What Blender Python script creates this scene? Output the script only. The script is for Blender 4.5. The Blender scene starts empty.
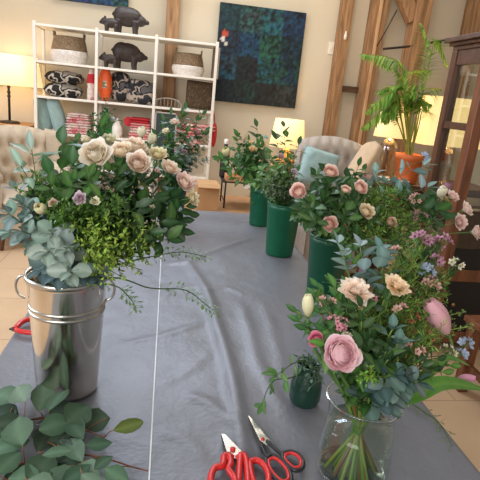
import bpy, math, random
from mathutils import Vector, Matrix, noise
V = Vector
R = random.Random(7)
PI = math.pi
sc = bpy.context.scene
COL = sc.collection

# ------------------------------------------------------------------ camera
F = 490.0
EYE = V((0, 0, 1.5))
dY = V((-70, -148, F)).normalized()
dn = V((-170, (70 * 170 + F * F) / 148.0, F)).normalized()
UP = -dn
dX = dY.cross(UP)
if dX.x < 0: dX = -dX
def wdir(px, py):
    d = V((px - 240, py - 240, F)).normalized()
    return V((dX.dot(d), dY.dot(d), UP.dot(d)))
def atY(px, py, Y):
    d = wdir(px, py); return EYE + d * (Y / d.y)
def atZ(px, py, Z):
    d = wdir(px, py); return EYE + d * ((Z - EYE.z) / d.z)
cam = bpy.data.cameras.new('camera')
camo = bpy.data.objects.new('camera', cam); COL.objects.link(camo)
cx = V((dX.x, dY.x, UP.x)); cy = -V((dX.y, dY.y, UP.y)); cz = -V((dX.z, dY.z, UP.z))
camo.matrix_world = Matrix(((cx.x, cy.x, cz.x, EYE.x), (cx.y, cy.y, cz.y, EYE.y), (cx.z, cy.z, cz.z, EYE.z), (0, 0, 0, 1)))
cam.sensor_width = 36; cam.lens = F / 480 * 36; cam.clip_start = 0.05
sc.camera = camo

# ------------------------------------------------------------------ materials
def lin(c):
    return tuple(((x / 255 + .055) / 1.055) ** 2.4 if x > 10 else x / 255 / 12.92 for x in c) + (1,)
def new_mat(name):
    m = bpy.data.materials.new(name); m.use_nodes = True
    nt = m.node_tree; b = nt.nodes['Principled BSDF']
    return m, nt, b
def N(nt, t, **k):
    n = nt.nodes.new(t)
    for a, v in k.items(): setattr(n, a, v)
    return n
def solid(name, rgb, rough=.6, metal=0, var=.12, scale=18, bump=0, bscale=120, sheen=0, trans=0):
    m, nt, b = new_mat(name)
    tc = N(nt, 'ShaderNodeTexCoord'); ns = N(nt, 'ShaderNodeTexNoise'); ns.inputs['Scale'].default_value = scale
    ns.inputs['Detail'].default_value = 4
    nt.links.new(tc.outputs['Object'], ns.inputs['Vector'])
    rp = N(nt, 'ShaderNodeValToRGB'); c = lin(rgb)
    rp.color_ramp.elements[0].position = .3; rp.color_ramp.elements[1].position = .7
    rp.color_ramp.elements[0].color = tuple(x * (1 - var) for x in c[:3]) + (1,)
    rp.color_ramp.elements[1].color = tuple(min(1, x * (1 + var)) for x in c[:3]) + (1,)
    nt.links.new(ns.outputs['Fac'], rp.inputs['Fac']); nt.links.new(rp.outputs['Color'], b.inputs['Base Color'])
    b.inputs['Roughness'].default_value = rough; b.inputs['Metallic'].default_value = metal
    if sheen: b.inputs['Sheen Weight'].default_value = sheen
    if bump:
        n2 = N(nt, 'ShaderNodeTexNoise'); n2.inputs['Scale'].default_value = bscale
        nt.links.new(tc.outputs['Object'], n2.inputs['Vector'])
        bp = N(nt, 'ShaderNodeBump'); bp.inputs['Strength'].default_value = bump; bp.inputs['Distance'].default_value = .01
        nt.links.new(n2.outputs['Fac'], bp.inputs['Height']); nt.links.new(bp.outputs['Normal'], b.inputs['Normal'])
    return m
def wood(name, a, bb, rough=.55, axis=2, scale=6):
    m, nt, b = new_mat(name)
    tc = N(nt, 'ShaderNodeTexCoord'); mp = N(nt, 'ShaderNodeMapping')
    s = [scale * 4] * 3; s[axis] = scale * .35; mp.inputs['Scale'].default_value = s
    ns = N(nt, 'ShaderNodeTexNoise'); ns.inputs['Scale'].default_value = 1.6; ns.inputs['Detail'].default_value = 6; ns.inputs['Distortion'].default_value = .6
    nt.links.new(tc.outputs['Object'], mp.inputs['Vector']); nt.links.new(mp.outputs['Vector'], ns.inputs['Vector'])
    rp = N(nt, 'ShaderNodeValToRGB'); rp.color_ramp.elements[0].position = .32; rp.color_ramp.elements[1].position = .68
    rp.color_ramp.elements[0].color = lin(a); rp.color_ramp.elements[1].color = lin(bb)
    nt.links.new(ns.outputs['Fac'], rp.inputs['Fac']); nt.links.new(rp.outputs['Color'], b.inputs['Base Color'])
    b.inputs['Roughness'].default_value = rough
    return m
def vcol(name, rough=.5, trans=0., spec=.4, var=.1, sheen=0):
    m, nt, b = new_mat(name)
    at = N(nt, 'ShaderNodeAttribute', attribute_name='Col')
    tc = N(nt, 'ShaderNodeTexCoord'); ns = N(nt, 'ShaderNodeTexNoise'); ns.inputs['Scale'].default_value = 60
    nt.links.new(tc.outputs['Object'], ns.inputs['Vector'])
    hs = N(nt, 'ShaderNodeHueSaturation')
    mr = N(nt, 'ShaderNodeMapRange'); mr.inputs['To Min'].default_value = 1 - var; mr.inputs['To Max'].default_value = 1 + var
    nt.links.new(ns.outputs['Fac'], mr.inputs['Value']); nt.links.new(mr.outputs['Result'], hs.inputs['Value'])
    nt.links.new(at.outputs['Color'], hs.inputs['Color']); nt.links.new(hs.outputs['Color'], b.inputs['Base Color'])
    b.inputs['Roughness'].default_value = rough; b.inputs['Specular IOR Level'].default_value = spec
    if sheen: b.inputs['Sheen Weight'].default_value = sheen
    if trans:
        tr = N(nt, 'ShaderNodeBsdfTranslucent'); nt.links.new(hs.outputs['Color'], tr.inputs['Color'])
        mx = N(nt, 'ShaderNodeMixShader'); mx.inputs['Fac'].default_value = trans
        out = nt.nodes['Material Output']
        nt.links.new(b.outputs['BSDF'], mx.inputs[1]); nt.links.new(tr.outputs['BSDF'], mx.inputs[2]); nt.links.new(mx.outputs['Shader'], out.inputs['Surface'])
    return m
def glow(name, rgb, strength, tint=(255, 225, 170)):
    m, nt, b = new_mat(name)
    tc = N(nt, 'ShaderNodeTexCoord'); ns = N(nt, 'ShaderNodeTexNoise'); ns.inputs['Scale'].default_value = 3
    nt.links.new(tc.outputs['Object'], ns.inputs['Vector'])
    rp = N(nt, 'ShaderNodeValToRGB'); c = lin(rgb)
    rp.color_ramp.elements[0].color = tuple(x * .85 for x in c[:3]) + (1,); rp.color_ramp.elements[1].color = c
    nt.links.new(ns.outputs['Fac'], rp.inputs['Fac']); nt.links.new(rp.outputs['Color'], b.inputs['Emission Color'])
    b.inputs['Base Color'].default_value = lin(tint); b.inputs['Emission Strength'].default_value = strength; b.inputs['Roughness'].default_value = .8
    return m
def thin_glass(name, tint=(235, 245, 240), f0=.06, rough=.02):
    m, nt, b = new_mat(name); nt.nodes.remove(b); out = nt.nodes['Material Output']
    t = N(nt, 'ShaderNodeBsdfTransparent'); t.inputs['Color'].default_value = lin(tint)
    g = N(nt, 'ShaderNodeBsdfGlossy'); g.inputs['Roughness'].default_value = rough; g.inputs['Color'].default_value = (.95, .97, 1, 1)
    lw = N(nt, 'ShaderNodeLayerWeight'); lw.inputs['Blend'].default_value = .35
    mr = N(nt, 'ShaderNodeMapRange'); mr.inputs['To Min'].default_value = f0; mr.inputs['To Max'].default_value = .75
    nt.links.new(lw.outputs['Facing'], mr.inputs['Value'])
    pw = N(nt, 'ShaderNodeMath', operation='POWER'); pw.inputs[1].default_value = 2.2
    nt.links.new(lw.outputs['Facing'], pw.inputs[0]); nt.links.new(pw.outputs[0], mr.inputs['Value'])
    mx = N(nt, 'ShaderNodeMixShader'); nt.links.new(mr.outputs['Result'], mx.inputs['Fac'])
    nt.links.new(t.outputs['BSDF'], mx.inputs[1]); nt.links.new(g.outputs['BSDF'], mx.inputs[2]); nt.links.new(mx.outputs['Shader'], out.inputs['Surface'])
    return m
def patches(name, cols, scale, rough=.8, detail=2, contrast=.06):
    """cloth with an irregular printed pattern of several colours"""
    m, nt, b = new_mat(name)
    tc = N(nt, 'ShaderNodeTexCoord'); ns = N(nt, 'ShaderNodeTexNoise'); ns.inputs['Scale'].default_value = scale; ns.inputs['Detail'].default_value = detail
    nt.links.new(tc.outputs['Object'], ns.inputs['Vector'])
    rp = N(nt, 'ShaderNodeValToRGB'); rp.color_ramp.interpolation = 'LINEAR'
    el = rp.color_ramp.elements; n = len(cols)
    while len(el) < 2 * n: el.new(.5)
    lo, hi = .34, .66
    for i, c in enumerate(cols):
        a = lo + (hi - lo) * i / n; z = lo + (hi - lo) * (i + 1) / n
        el[2 * i].position = a + contrast * .3 * (hi - lo); el[2 * i].color = lin(c)
        el[2 * i + 1].position = z - contrast * .3 * (hi - lo); el[2 * i + 1].color = lin(c)
    nt.links.new(ns.outputs['Fac'], rp.inputs['Fac']); nt.links.new(rp.outputs['Color'], b.inputs['Base Color'])
    b.inputs['Roughness'].default_value = rough
    return m

M = {}
M['leaf'] = vcol('leaf_green', .42, .3, .45, .12)
M['leaf_matte'] = vcol('leaf_waxy_blue', .55, .15, .35, .12)
M['petal'] = vcol('petal', .6, .42, .2, .04, 0)
M['stem'] = vcol('stem_green', .5, 0, .4, .15)
M['paint'] = vcol('paint', .55, 0, .4, .08)

# ------------------------------------------------------------------ mesh builder
class MB:
    def __init__(s): s.v = []; s.f = []; s.c = []
    def add(s, verts, faces, cols=None):
        o = len(s.v); s.v.extend(verts); s.f.extend([tuple(i + o for i in f) for f in faces])
        if cols is None: cols = [(1, 1, 1)] * len(verts)
        elif isinstance(cols, tuple): cols = [cols] * len(verts)
        s.c.extend(cols)
    def grid(s, P, cols=None, closed_u=False):
        nv = len(P); nu = len(P[0]); vs = [p for row in P for p in row]; fs = []
        for j in range(nv - 1):
            for i in range(nu if closed_u else nu - 1):
                k = (i + 1) % nu
                fs.append((j * nu + i, j * nu + k, (j + 1) * nu + k, (j + 1) * nu + i))
        if cols is not None and not isinstance(cols, tuple): cols = [c for row in cols for c in row]
        s.add(vs, fs, cols)
    def build(s, name, mat, root=None, smooth=True, bevel=0, sub=0, solidify=0):
        org = V(root['_o']) if root is not None and '_o' in root else V((0, 0, 0))
        me = bpy.data.meshes.new(name)
        me.from_pydata([tuple(p - org) for p in s.v], [], s.f); me.update()
        ca = me.color_attributes.new('Col', 'FLOAT_COLOR', 'POINT')
        ca.data.foreach_set('color', [x for c in s.c for x in (c[0], c[1], c[2], 1.0)])
        if smooth: me.polygons.foreach_set('use_smooth', [True] * len(me.polygons))
        me.materials.append(mat)
        o = bpy.data.objects.new(name, me); COL.objects.link(o)
        if root is not None:
            o.parent = root; o['_o'] = list(org)
        else: o['_o'] = [0, 0, 0]
        if solidify:
            d = o.modifiers.new('solid', 'SOLIDIFY'); d.thickness = solidify; d.offset = 0
        if bevel:
            d = o.modifiers.new('bev', 'BEVEL'); d.width = bevel; d.segments = 2; d.limit_method = 'ANGLE'
        if sub:
            d = o.modifiers.new('sub', 'SUBSURF'); d.levels = sub; d.render_levels = sub
        return o

def thing(name, label, cat, loc, group=None):
    o = bpy.data.objects.new(name, None); COL.objects.link(o); o.location = loc; o['_o'] = list(loc); o.empty_display_size = .05
    o['label'] = label; o['category'] = cat
    if group: o['group'] = group
    return o
def tag(o, label, cat, group=None):
    o['label'] = label; o['category'] = cat
    if group: o['group'] = group
    return o
def struct(o): o['kind'] = 'structure'; return o

def box(mb, a, b, col=None, rot=0, piv=None, tilt=None):
    x0, y0, z0 = a; x1, y1, z1 = b
    vs = [V((x, y, z)) for z in (z0, z1) for y in (y0, y1) for x in (x0, x1)]
    m = Matrix.Identity(3)
    if rot: m = Matrix.Rotation(rot, 3, 'Z')
    if tilt: m = m @ Matrix.Rotation(tilt[1], 3, tilt[0])
    if rot or tilt:
        p = V(piv) if piv else V(((x0 + x1) / 2, (y0 + y1) / 2, z0))
        vs = [p + m @ (v - p) for v in vs]
    mb.add(vs, [(0, 2, 3, 1), (4, 5, 7, 6), (0, 1, 5, 4), (2, 6, 7, 3), (0, 4, 6, 2), (1, 3, 7, 5)], col)
    return mb
def frame_of(d):
    d = d.normalized(); a = V((0, 0, 1)) if abs(d.z) < .9 else V((1, 0, 0))
    x = d.cross(a).normalized(); return x, d.cross(x).normalized(), d
def tube(mb, pts, rad, n=7, col=None, cap=True):
    P = []; C = []; L = len(pts)
    x = None
    for i, p in enumerate(pts):
        d = (pts[min(i + 1, L - 1)] - pts[max(i - 1, 0)]).normalized()
        if x is None: x, y, _ = frame_of(d)
        else:
            x = (x - d * x.dot(d)).normalized(); y = d.cross(x)
        r = rad[i] if isinstance(rad, (list, tuple)) else rad
        P.append([p + (x * math.cos(2 * PI * k / n) + y * math.sin(2 * PI * k / n)) * r for k in range(n)])
        c = col[i] if isinstance(col, list) else col
        C.append([c or (1, 1, 1)] * n)
    o = len(mb.v)
    mb.grid(P, C, True)
    if cap:
        mb.f.append(tuple(o + k for k in reversed(range(n)))); mb.f.append(tuple(o + (L - 1) * n + k for k in range(n)))
    return mb
def lathe(mb, prof, c, n=32, col=None, axis=None):
    c = V(c); x, y, z = (V((1, 0, 0)), V((0, 1, 0)), V((0, 0, 1))) if axis is None else frame_of(axis)
    P = [[c + (x * math.cos(2 * PI * k / n) + y * math.sin(2 * PI * k / n)) * max(r, 1e-4) + z * h for k in range(n)] for r, h in prof]
    mb.grid(P, col, True); return mb
def ball(mb, c, rx, ry=None, rz=None, n=12, col=None, ax=None):
    c = V(c); ry = ry or rx; rz = rz or rx
    x, y, z = (V((1, 0, 0)), V((0, 1, 0)), V((0, 0, 1))) if ax is None else frame_of(ax)
    P = []
    for j in range(n // 2 + 1):
        t = PI * j / (n // 2); s = max(math.sin(t), 1e-3)
        P.append([c + x * (rx * s * math.cos(2 * PI * k / n)) + y * (ry * s * math.sin(2 * PI * k / n)) - z * (rz * math.cos(t)) for k in range(n)])
    mb.grid(P, col, True); return mb
def bez(a, b, c, n=10):
    return [a * (1 - t) ** 2 + b * 2 * t * (1 - t) + c * t * t for t in [i / n for i in range(n + 1)]]
def cat_rom(pts, n=8):
    P = [pts[0]] + list(pts) + [pts[-1]]; out = []
    for i in range(1, len(P) - 2):
        for k in range(n):
            t = k / n; p0, p1, p2, p3 = P[i - 1], P[i], P[i + 1], P[i + 2]
            out.append(.5 * ((2 * p1) + (p2 - p0) * t + (2 * p0 - 5 * p1 + 4 * p2 - p3) * t * t + (3 * p1 - p0 - 3 * p2 + p3) * t ** 3))
    out.append(P[-2]); return out
def jit(c, a=.15, rg=R):
    k = 1 + rg.uniform(-a, a); return tuple(max(0, x * k * (1 + rg.uniform(-a, a) * .4)) for x in c)
def mixc(a, b, t): return tuple(x * (1 - t) + y * t for x, y in zip(a, b))
def L3(*c): return lin(c)[:3]

# ------------------------------------------------------------------ leaves, sprigs
SHAPES = {
    'round': [(0, .12), (.1, .45), (.3, .9), (.55, 1.), (.8, .75), (.94, .38), (1, .03)],
    'oval': [(0, .06), (.12, .45), (.32, .9), (.55, .95), (.78, .6), (.92, .24), (1, .02)],
    'lance': [(0, .05), (.12, .5), (.3, .95), (.5, .9), (.72, .55), (.9, .2), (1, .02)],
}
def leaf(mb, base, d, nrm, L, W, kind, col, curl=.25, fold=.15, rg=R):
    d = d.normalized(); s = d.cross(nrm)
    if s.length < 1e-3: s = d.cross(V((1, .2, .1)))
    s.normalize(); n = s.cross(d).normalized()
    P = []; C = []; edge = mixc(col, (col[0] * .8, col[1] * .85, col[2] * .8), 1); mid = mixc(col, tuple(min(1, x * 1.5 + .02) for x in col), .6)
    wav = rg.uniform(-.06, .06)
    for t, w in SHAPES[kind]:
        p = base + d * (L * t) - n * (curl * L * t * t) + s * (wav * L * math.sin(PI * t))
        hw = W * .5 * w
        P.append([p - s * hw + n * (fold * hw), p - s * hw * .5 + n * (fold * hw * .35), p, p + s * hw * .5 + n * (fold * hw * .35), p + s * hw + n * (fold * hw)])
        C.append([edge, col, mid, col, edge])
    mb.grid(P, C)
def path_at(pts, t):
    f = t * (len(pts) - 1); i = min(int(f), len(pts) - 2); k = f - i
    return pts[i].lerp(pts[i + 1], k), (pts[i + 1] - pts[i]).normalized()
def petiole_leaf(mb, sm, p, d, up, L, W, kind, c, stemc, rg, curl=.25, pet=.12):
    q = p + d * (L * pet); tube(sm, [p, q], .0009, 4, stemc, False)
    leaf(mb, q, d, up, L, W, kind, c, curl * rg.uniform(.4, 1.4), rg.uniform(.05, .3), rg)

def sprig(name, label, cat, group, pts, style, seed=None, root=None, t0=None, dens=1., size=1., col=None, sw=1., scol=None):
    """one cut stem of foliage: a stem and the leaves that grow on it"""
    rg = random.Random(seed if seed is not None else R.random())
    o = root or thing(name, label, cat, tuple(pts[0]), group)
    sm = MB(); lf = MB()
    L = sum((pts[i + 1] - pts[i]).length for i in range(len(pts) - 1))
    green = L3(58, 86, 40); mat = M['leaf']
    if style == 'euca': green = L3(96, 110, 84); mat = M['leaf_matte']
    if style == 'euca_red': green = L3(104, 66, 52); mat = M['leaf_matte']
    if scol: green = scol
    n = len(pts); tube(sm, pts, [sw * .0022 * (1 - .65 * i / (n - 1)) * (1.2 if 'euca' in style else 1) for i in range(n)], 6, green)
    def side_dir(d, ang, lift):
        x, y, _ = frame_of(d); r = x * math.cos(ang) + y * math.sin(ang)
        return (r * math.cos(lift) + d * math.sin(lift)).normalized()
    if style in ('euca', 'euca_red'):
        sp = .024 / dens; base = col or L3(122, 140, 132)
        t = t0 if t0 is not None else .3; a = rg.uniform(0, PI)
        while t < 1:
            p, d = path_at(pts, min(t, .999)); k = size * (1.1 - .45 * t)
            for q in (0, PI):
                dd = side_dir(d, a + q + rg.uniform(-.3, .3), rg.uniform(.1, .7)); dd = (dd + V((0, 0, rg.uniform(-.25, .15)))).normalized()
                c = jit(mixc(base, L3(160, 184, 178), rg.random() * .5), .18, rg)
                petiole_leaf(lf, sm, p, dd, (d + V((0, 0, .5))).normalized(), .043 * k, .036 * k * rg.uniform(.85, 1.1), 'round', c, green, rg, .12)
            a += PI / 2 + rg.uniform(-.4, .4); t += sp / L
        for q in range(3):
            p, d = path_at(pts, .995); petiole_leaf(lf, sm, p, side_dir(d, q * 2.1, 1.), V((0, 0, 1)), .025 * size, .016 * size, 'oval', jit(base, .1, rg), green, rg)
    elif style in ('dark', 'big', 'salal'):
        base = col or {'dark': L3(46, 84, 44), 'big': L3(66, 108, 56), 'salal': L3(48, 92, 50)}[style]
        ll = {'dark': .042, 'big': .06, 'salal': .065}[style] * size; ww = {'dark': .024, 'big': .028, 'salal': .048}[style] * size
        sp = {'dark': .014, 'big': .022, 'salal': .026}[style] / dens
        t = t0 if t0 is not None else .35; a = rg.uniform(0, 6)
        while t < 1:
            p, d = path_at(pts, min(t, .999))
            dd = side_dir(d, a, rg.uniform(0, .8)); dd = (dd + V((0, 0, rg.uniform(-.5, .25)))).normalized()
            c = jit(mixc(base, L3(96, 134, 62), rg.random() ** 2 * .6), .22, rg)
            petiole_leaf(lf, sm, p, dd, (V((0, 0, 1)) + d * .6 + V((rg.uniform(-.4, .4), rg.uniform(-.6, .2), 0))).normalized(), ll * rg.uniform(.7, 1.1), ww * rg.uniform(.75, 1.1), 'oval' if style != 'salal' else 'round', c, green, rg, .3)
            a += 2.4; t += sp / L
        p, d = path_at(pts, .999); petiole_leaf(lf, sm, p, d, V((0, -1, .5)), ll * .8, ww * .7, 'oval', jit(base, .15, rg), green, rg)
    elif style in ('plume', 'needle', 'fern'):
        base = col or {'plume': L3(170, 204, 92), 'needle': L3(92, 136, 58), 'fern': L3(60, 116, 58)}[style]
        sp = .010 / dens; t = t0 if t0 is not None else .4; a = rg.uniform(0, 6)
        while t < 1:
            p, d = path_at(pts, min(t, .999)); tl = rg.uniform(.025, .065) * size * (1.15 - .7 * t)
            dd = side_dir(d, a, rg.uniform(.4, .9)); e = p + dd * tl + V((0, 0, .12 * tl))
            tube(sm, [p, e], .0007, 4, jit(green, .2, rg), False)
            k = 9 if style != 'needle' else 8
            for j in range(k):
                u = (j + 1) / k; q = p.lerp(e, u)
                l = rg.uniform(.008, .013) * size; w = l * (.42 if style == 'plume' else .22 if style == 'needle' else .4)
                c = jit(mixc(base, L3(160, 182, 80), rg.random() ** 2 * .7 if style != 'fern' else 0), .25, rg)
                if style == 'needle' and rg.random() < .08: c = jit(L3(150, 90, 70), .2, rg)
                fd = side_dir(dd, rg.uniform(0, 6.3), rg.uniform(.2, .9)); s = fd.cross(V((rg.uniform(-1, 1), rg.uniform(-1, 1), 1))).normalized() * (w * .5)
                lf.add([q, q + fd * l * .5 - s, q + fd * l, q + fd * l * .5 + s], [(0, 1, 2, 3)], c)
            a += 2.4; t += sp / L
    elif style == 'tendril':
        base = col or L3(110, 146, 84); t = t0 if t0 is not None else .2; a = 0
        while t < 1:
            p, d = path_at(pts, min(t, .999))
            for q in (0, PI):
                dd = side_dir(d, a + q + rg.uniform(-.5, .5), rg.uniform(.3, .8)); e = p + dd * .012 * size
                tube(sm, [p, e], .0005, 4, base, False)
                leaf(lf, e, dd, V((0, 0, 1)), .011 * size * rg.uniform(.6, 1.2), .006 * size, 'oval', jit(base, .25, rg), .2, .1, rg)
            a += 1.5; t += .016 / dens / L
    sm.build('stem', M['stem'], o); lf.build('foliage', mat, o)
    return o

def stem_path(tip, mouth, bottom, n=12, lift=.5):
    """from the foot of the container through its mouth to the tip"""
    c = mouth + V((0, 0, 1)) * (tip - mouth).length * lift
    a = [bottom.lerp(mouth, i / 4) for i in range(4)]
    return a + bez(mouth, c, tip, n)

# ------------------------------------------------------------------ blooms
def petal_ring(mb, c, ax, Rr, spec, seed, roll=0):
    """spec: list of (phi, base_r, z0, length, half_width, theta_base, theta_tip, colour_in, colour_out, ruffle); scaled so that the widest is Rr"""
    rg = random.Random(seed); x, y, z = frame_of(ax)
    raw = []; mx = 1e-6
    for (phi, br, z0, L, hw, ta, tb, ci, co, ruf) in spec:
        nu, nv = 6, 5; G = []; C = []; off = rg.uniform(0, 9)
        for j in range(nv + 1):
            v = j / nv; row = []; crow = []
            for i in range(nu + 1):
                u = i / nu * 2 - 1
                Lu = L * (1 - .22 * u * u * u * u - .05 * u * u) * (1 + ruf * .25 * math.sin(u * 5 + off))
                r = br; h = z0
                m = 6
                for k in range(m):
                    w = (k + .5) / m * v; th = ta + (tb - ta) * w * w if tb > ta else ta + (tb - ta) * w
                    r += math.sin(th) * Lu * v / m; h += math.cos(th) * Lu * v / m
                wd = hw * math.sin(PI * (.14 + .62 * v)) * u
                ang = wd / max(r, hw * .45)
                if abs(ang) > 1.7: ang = math.copysign(1.7, ang)
                rr = r * (1 - .06 * u * u) + ruf * .06 * L * math.sin(u * 7 + off) * v
                row.append((rr, phi + ang, h + ruf * .05 * L * math.cos(u * 6 + off * 2) * v * v))
                if rr > mx: mx = rr
                cc = mixc(ci, co, v); 
                if v > .9: cc = mixc(cc, (min(1, co[0] * 1.1), min(1, co[1] * 1.1), min(1, co[2] * 1.1)), .5)
                crow.append(cc)
            G.append(row); C.append(crow)
        raw.append((G, C))
    s = Rr / mx
    for G, C in raw:
        mb.grid([[c + (x * math.cos(a + roll) + y * math.sin(a + roll)) * (r * s) + z * (h * s) for r, a, h in row] for row in G], C)
    return s
def bloom(mb, c, ax, Rr, kind, inner, outer, seed, base=None):
    ax = V(ax).normalized(); rg = random.Random(seed); spec = []; phi = rg.uniform(0, 6)
    def cc(t): return jit(mixc(inner, outer, t), .07, rg)
    base = base or mixc(outer, L3(190, 190, 130), .45)
    if kind == 'rose':
        n = 30
        for i in range(n):
            t = i / (n - 1); phi += 2.39996 + rg.uniform(-.2, .2)
            k = cc(t); spec.append((phi, .05 + .16 * t, -.08 * t, .62 + .3 * t, .36 + .54 * t, .55 + .35 * t, -.35 + 1.55 * t ** 1.5, mixc(k, base, .35 * t), k, .25 + .25 * t))
    elif kind == 'garden':
        n = 46
        for i in range(n):
            t = i / (n - 1); phi += 2.39996 + rg.uniform(-.4, .4)
            k = cc(t); spec.append((phi, .03 + .2 * t, -.16 * t, .5 + .36 * t, .34 + .58 * t, .55 + .45 * t, -.85 + 1.65 * t ** 1.8, (k[0] * .96, k[1] * .8, k[2] * .64), mixc(k, (1, .97, .93), .2), .35))
    elif kind == 'ranunculus':
        n = 60
        for i in range(n):
            t = i / (n - 1); phi += 2.39996
            k = cc(t); spec.append((phi, .04 + .34 * t, -.12 * t, .36 + .42 * t, .3 + .62 * t, .55 + .55 * t, -1.25 + 1.9 * t ** 2.2, (k[0] * .8, k[1] * .5, k[2] * .55), mixc(k, (1, 1, 1), .12), .12))
    elif kind == 'bud':
        n = 9
        for i in range(n):
            t = i / (n - 1); phi += 2.39996
            k = cc(t); spec.append((phi, .05 + .08 * t, 0, .78 + .06 * t, .5, .85 + .1 * t, -.75 + .1 * t, mixc(k, base, .5), k, .1))
    elif kind == 'tulip':
        for i in range(6):
            t = i / 5; phi += PI * 2 / 3 + (.52 if i == 3 else 0)
            k = cc(t); spec.append((phi, .05, 0, 2.05, .68, .72 + .05 * (i > 2), -.62 + .05 * (i > 2), mixc(k, base, .5), k, .06))
    elif kind == 'carnation':
        n = 46
        for i in range(n):
            t = i / (n - 1); phi += 2.39996 + rg.uniform(-.5, .5)
            k = cc(rg.random()); spec.append((phi, .04 + .1 * t, -.1 * t, .55 + .35 * t, .36 + .4 * t, .35 + .9 * t, .15 + 1.2 * t, mixc(k, inner, .5), k, .55))
    petal_ring(mb, c, ax, Rr, spec, seed)
def calyx(mb, c, ax, Rr, col, n=5):
    lathe(mb, [(0.001, -.34 * Rr), (.13 * Rr, -.3 * Rr), (.2 * Rr, -.15 * Rr), (.16 * Rr, .02 * Rr)], c, 8, col, ax)
    x, y, z = frame_of(ax)
    for i in range(n):
        a = i * 2 * PI / n; d = (x * math.cos(a) + y * math.sin(a)) * .8 + z * .5
        leaf(mb, c + d * (.05 * Rr), d, z, .6 * Rr, .2 * Rr, 'lance', col, .3, .1)
def flower(name, label, cat, group, head, ax, Rr, kind, inner, outer, mouth, bottom, leaves=2, seed=1, lift=.35, base=None, stemcol=None, leafcol=None, drop=.3, sw=1.):
    ax = V(ax).normalized(); rg = random.Random(seed * 31 + 5)
    o = thing(name, label, cat, tuple(head), group)
    b = MB(); bloom(b, head - ax * (Rr * .3), ax, Rr, kind, inner, outer, seed, base); b.build('bloom', M['petal'], o)
    g = stemcol or L3(84, 116, 58)
    c = MB(); calyx(c, head - ax * (Rr * drop), ax, Rr, g); c.build('calyx', M['stem'], o)
    neck = head - ax * (Rr * (drop + .25))
    pts = [bottom.lerp(mouth, i / 4) for i in range(4)] + bez(mouth, neck - ax * ((neck - mouth).length * lift), neck, 12)
    s = MB(); n = len(pts); tube(s, pts, [(.0028 - .0008 * i / n) * sw for i in range(n)], 7, g); s.build('stem', M['stem'], o)
    if leaves:
        lf = MB()
        for i in range(leaves):
            p, d = path_at(pts, rg.uniform(.55, .9)); a = rg.uniform(0, 6.3); x, y, _ = frame_of(d)
            dd = (x * math.cos(a) + y * math.sin(a) + d * .5).normalized()
            lc = jit(leafcol or L3(52, 92, 48), .2, rg)
            for q in (-.7, 0, .7):
                d2 = (dd + dd.cross(d) * q).normalized(); leaf(lf, p + dd * .02, d2, V((0, 0, 1)), .04 * rg.uniform(.8, 1.1), .024, 'oval', lc, .3, .2, rg)
            tube(lf, [p, p + dd * .022], .0009, 4, lc, False)
        lf.build('foliage', M['leaf'], o)
    return o
def blossom_mesh(name, kind, col, ctr, seed):
    rg = random.Random(seed); mb = MB()
    n = 5
    for i in range(n):
        a = i * 2 * PI / n; d = V((math.cos(a), math.sin(a), .25))
        leaf(mb, V((0, 0, 0)), d, V((0, 0, 1)), 1., .75, 'round', jit(col, .1, rg), -.25, .1, rg)
    ball(mb, V((0, 0, .12)), .26, .26, .2, 6, ctr)
    lathe(mb, [(.02, -.5), (.12, -.35), (.2, -.05), (.05, .02)], V((0, 0, 0)), 6, L3(120, 130, 80))
    me = bpy.data.meshes.new(name); me.from_pydata([tuple(v) for v in mb.v], [], mb.f); me.update()
    ca = me.color_attributes.new('Col', 'FLOAT_COLOR', 'POINT'); ca.data.foreach_set('color', [x for c in mb.c for x in (*c, 1.)])
    me.polygons.foreach_set('use_smooth', [True] * len(me.polygons)); me.materials.append(M['petal']); return me
BLO = {
    'pinkwax': blossom_mesh('blossom', 0, L3(214, 150, 164), L3(150, 70, 90), 1),
    'lilac': blossom_mesh('blossom', 0, L3(196, 150, 172), L3(130, 70, 110), 2),
    'white': blossom_mesh('blossom', 0, L3(232, 222, 200), L3(180, 180, 110), 3),
    'blue': blossom_mesh('blossom', 0, L3(172, 186, 210), L3(190, 200, 220), 4),
    'palepink': blossom_mesh('blossom', 0, L3(226, 180, 170), L3(170, 100, 90), 5),
    'rust': blossom_mesh('blossom', 0, L3(176, 110, 84), L3(110, 60, 40), 6),
}
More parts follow.
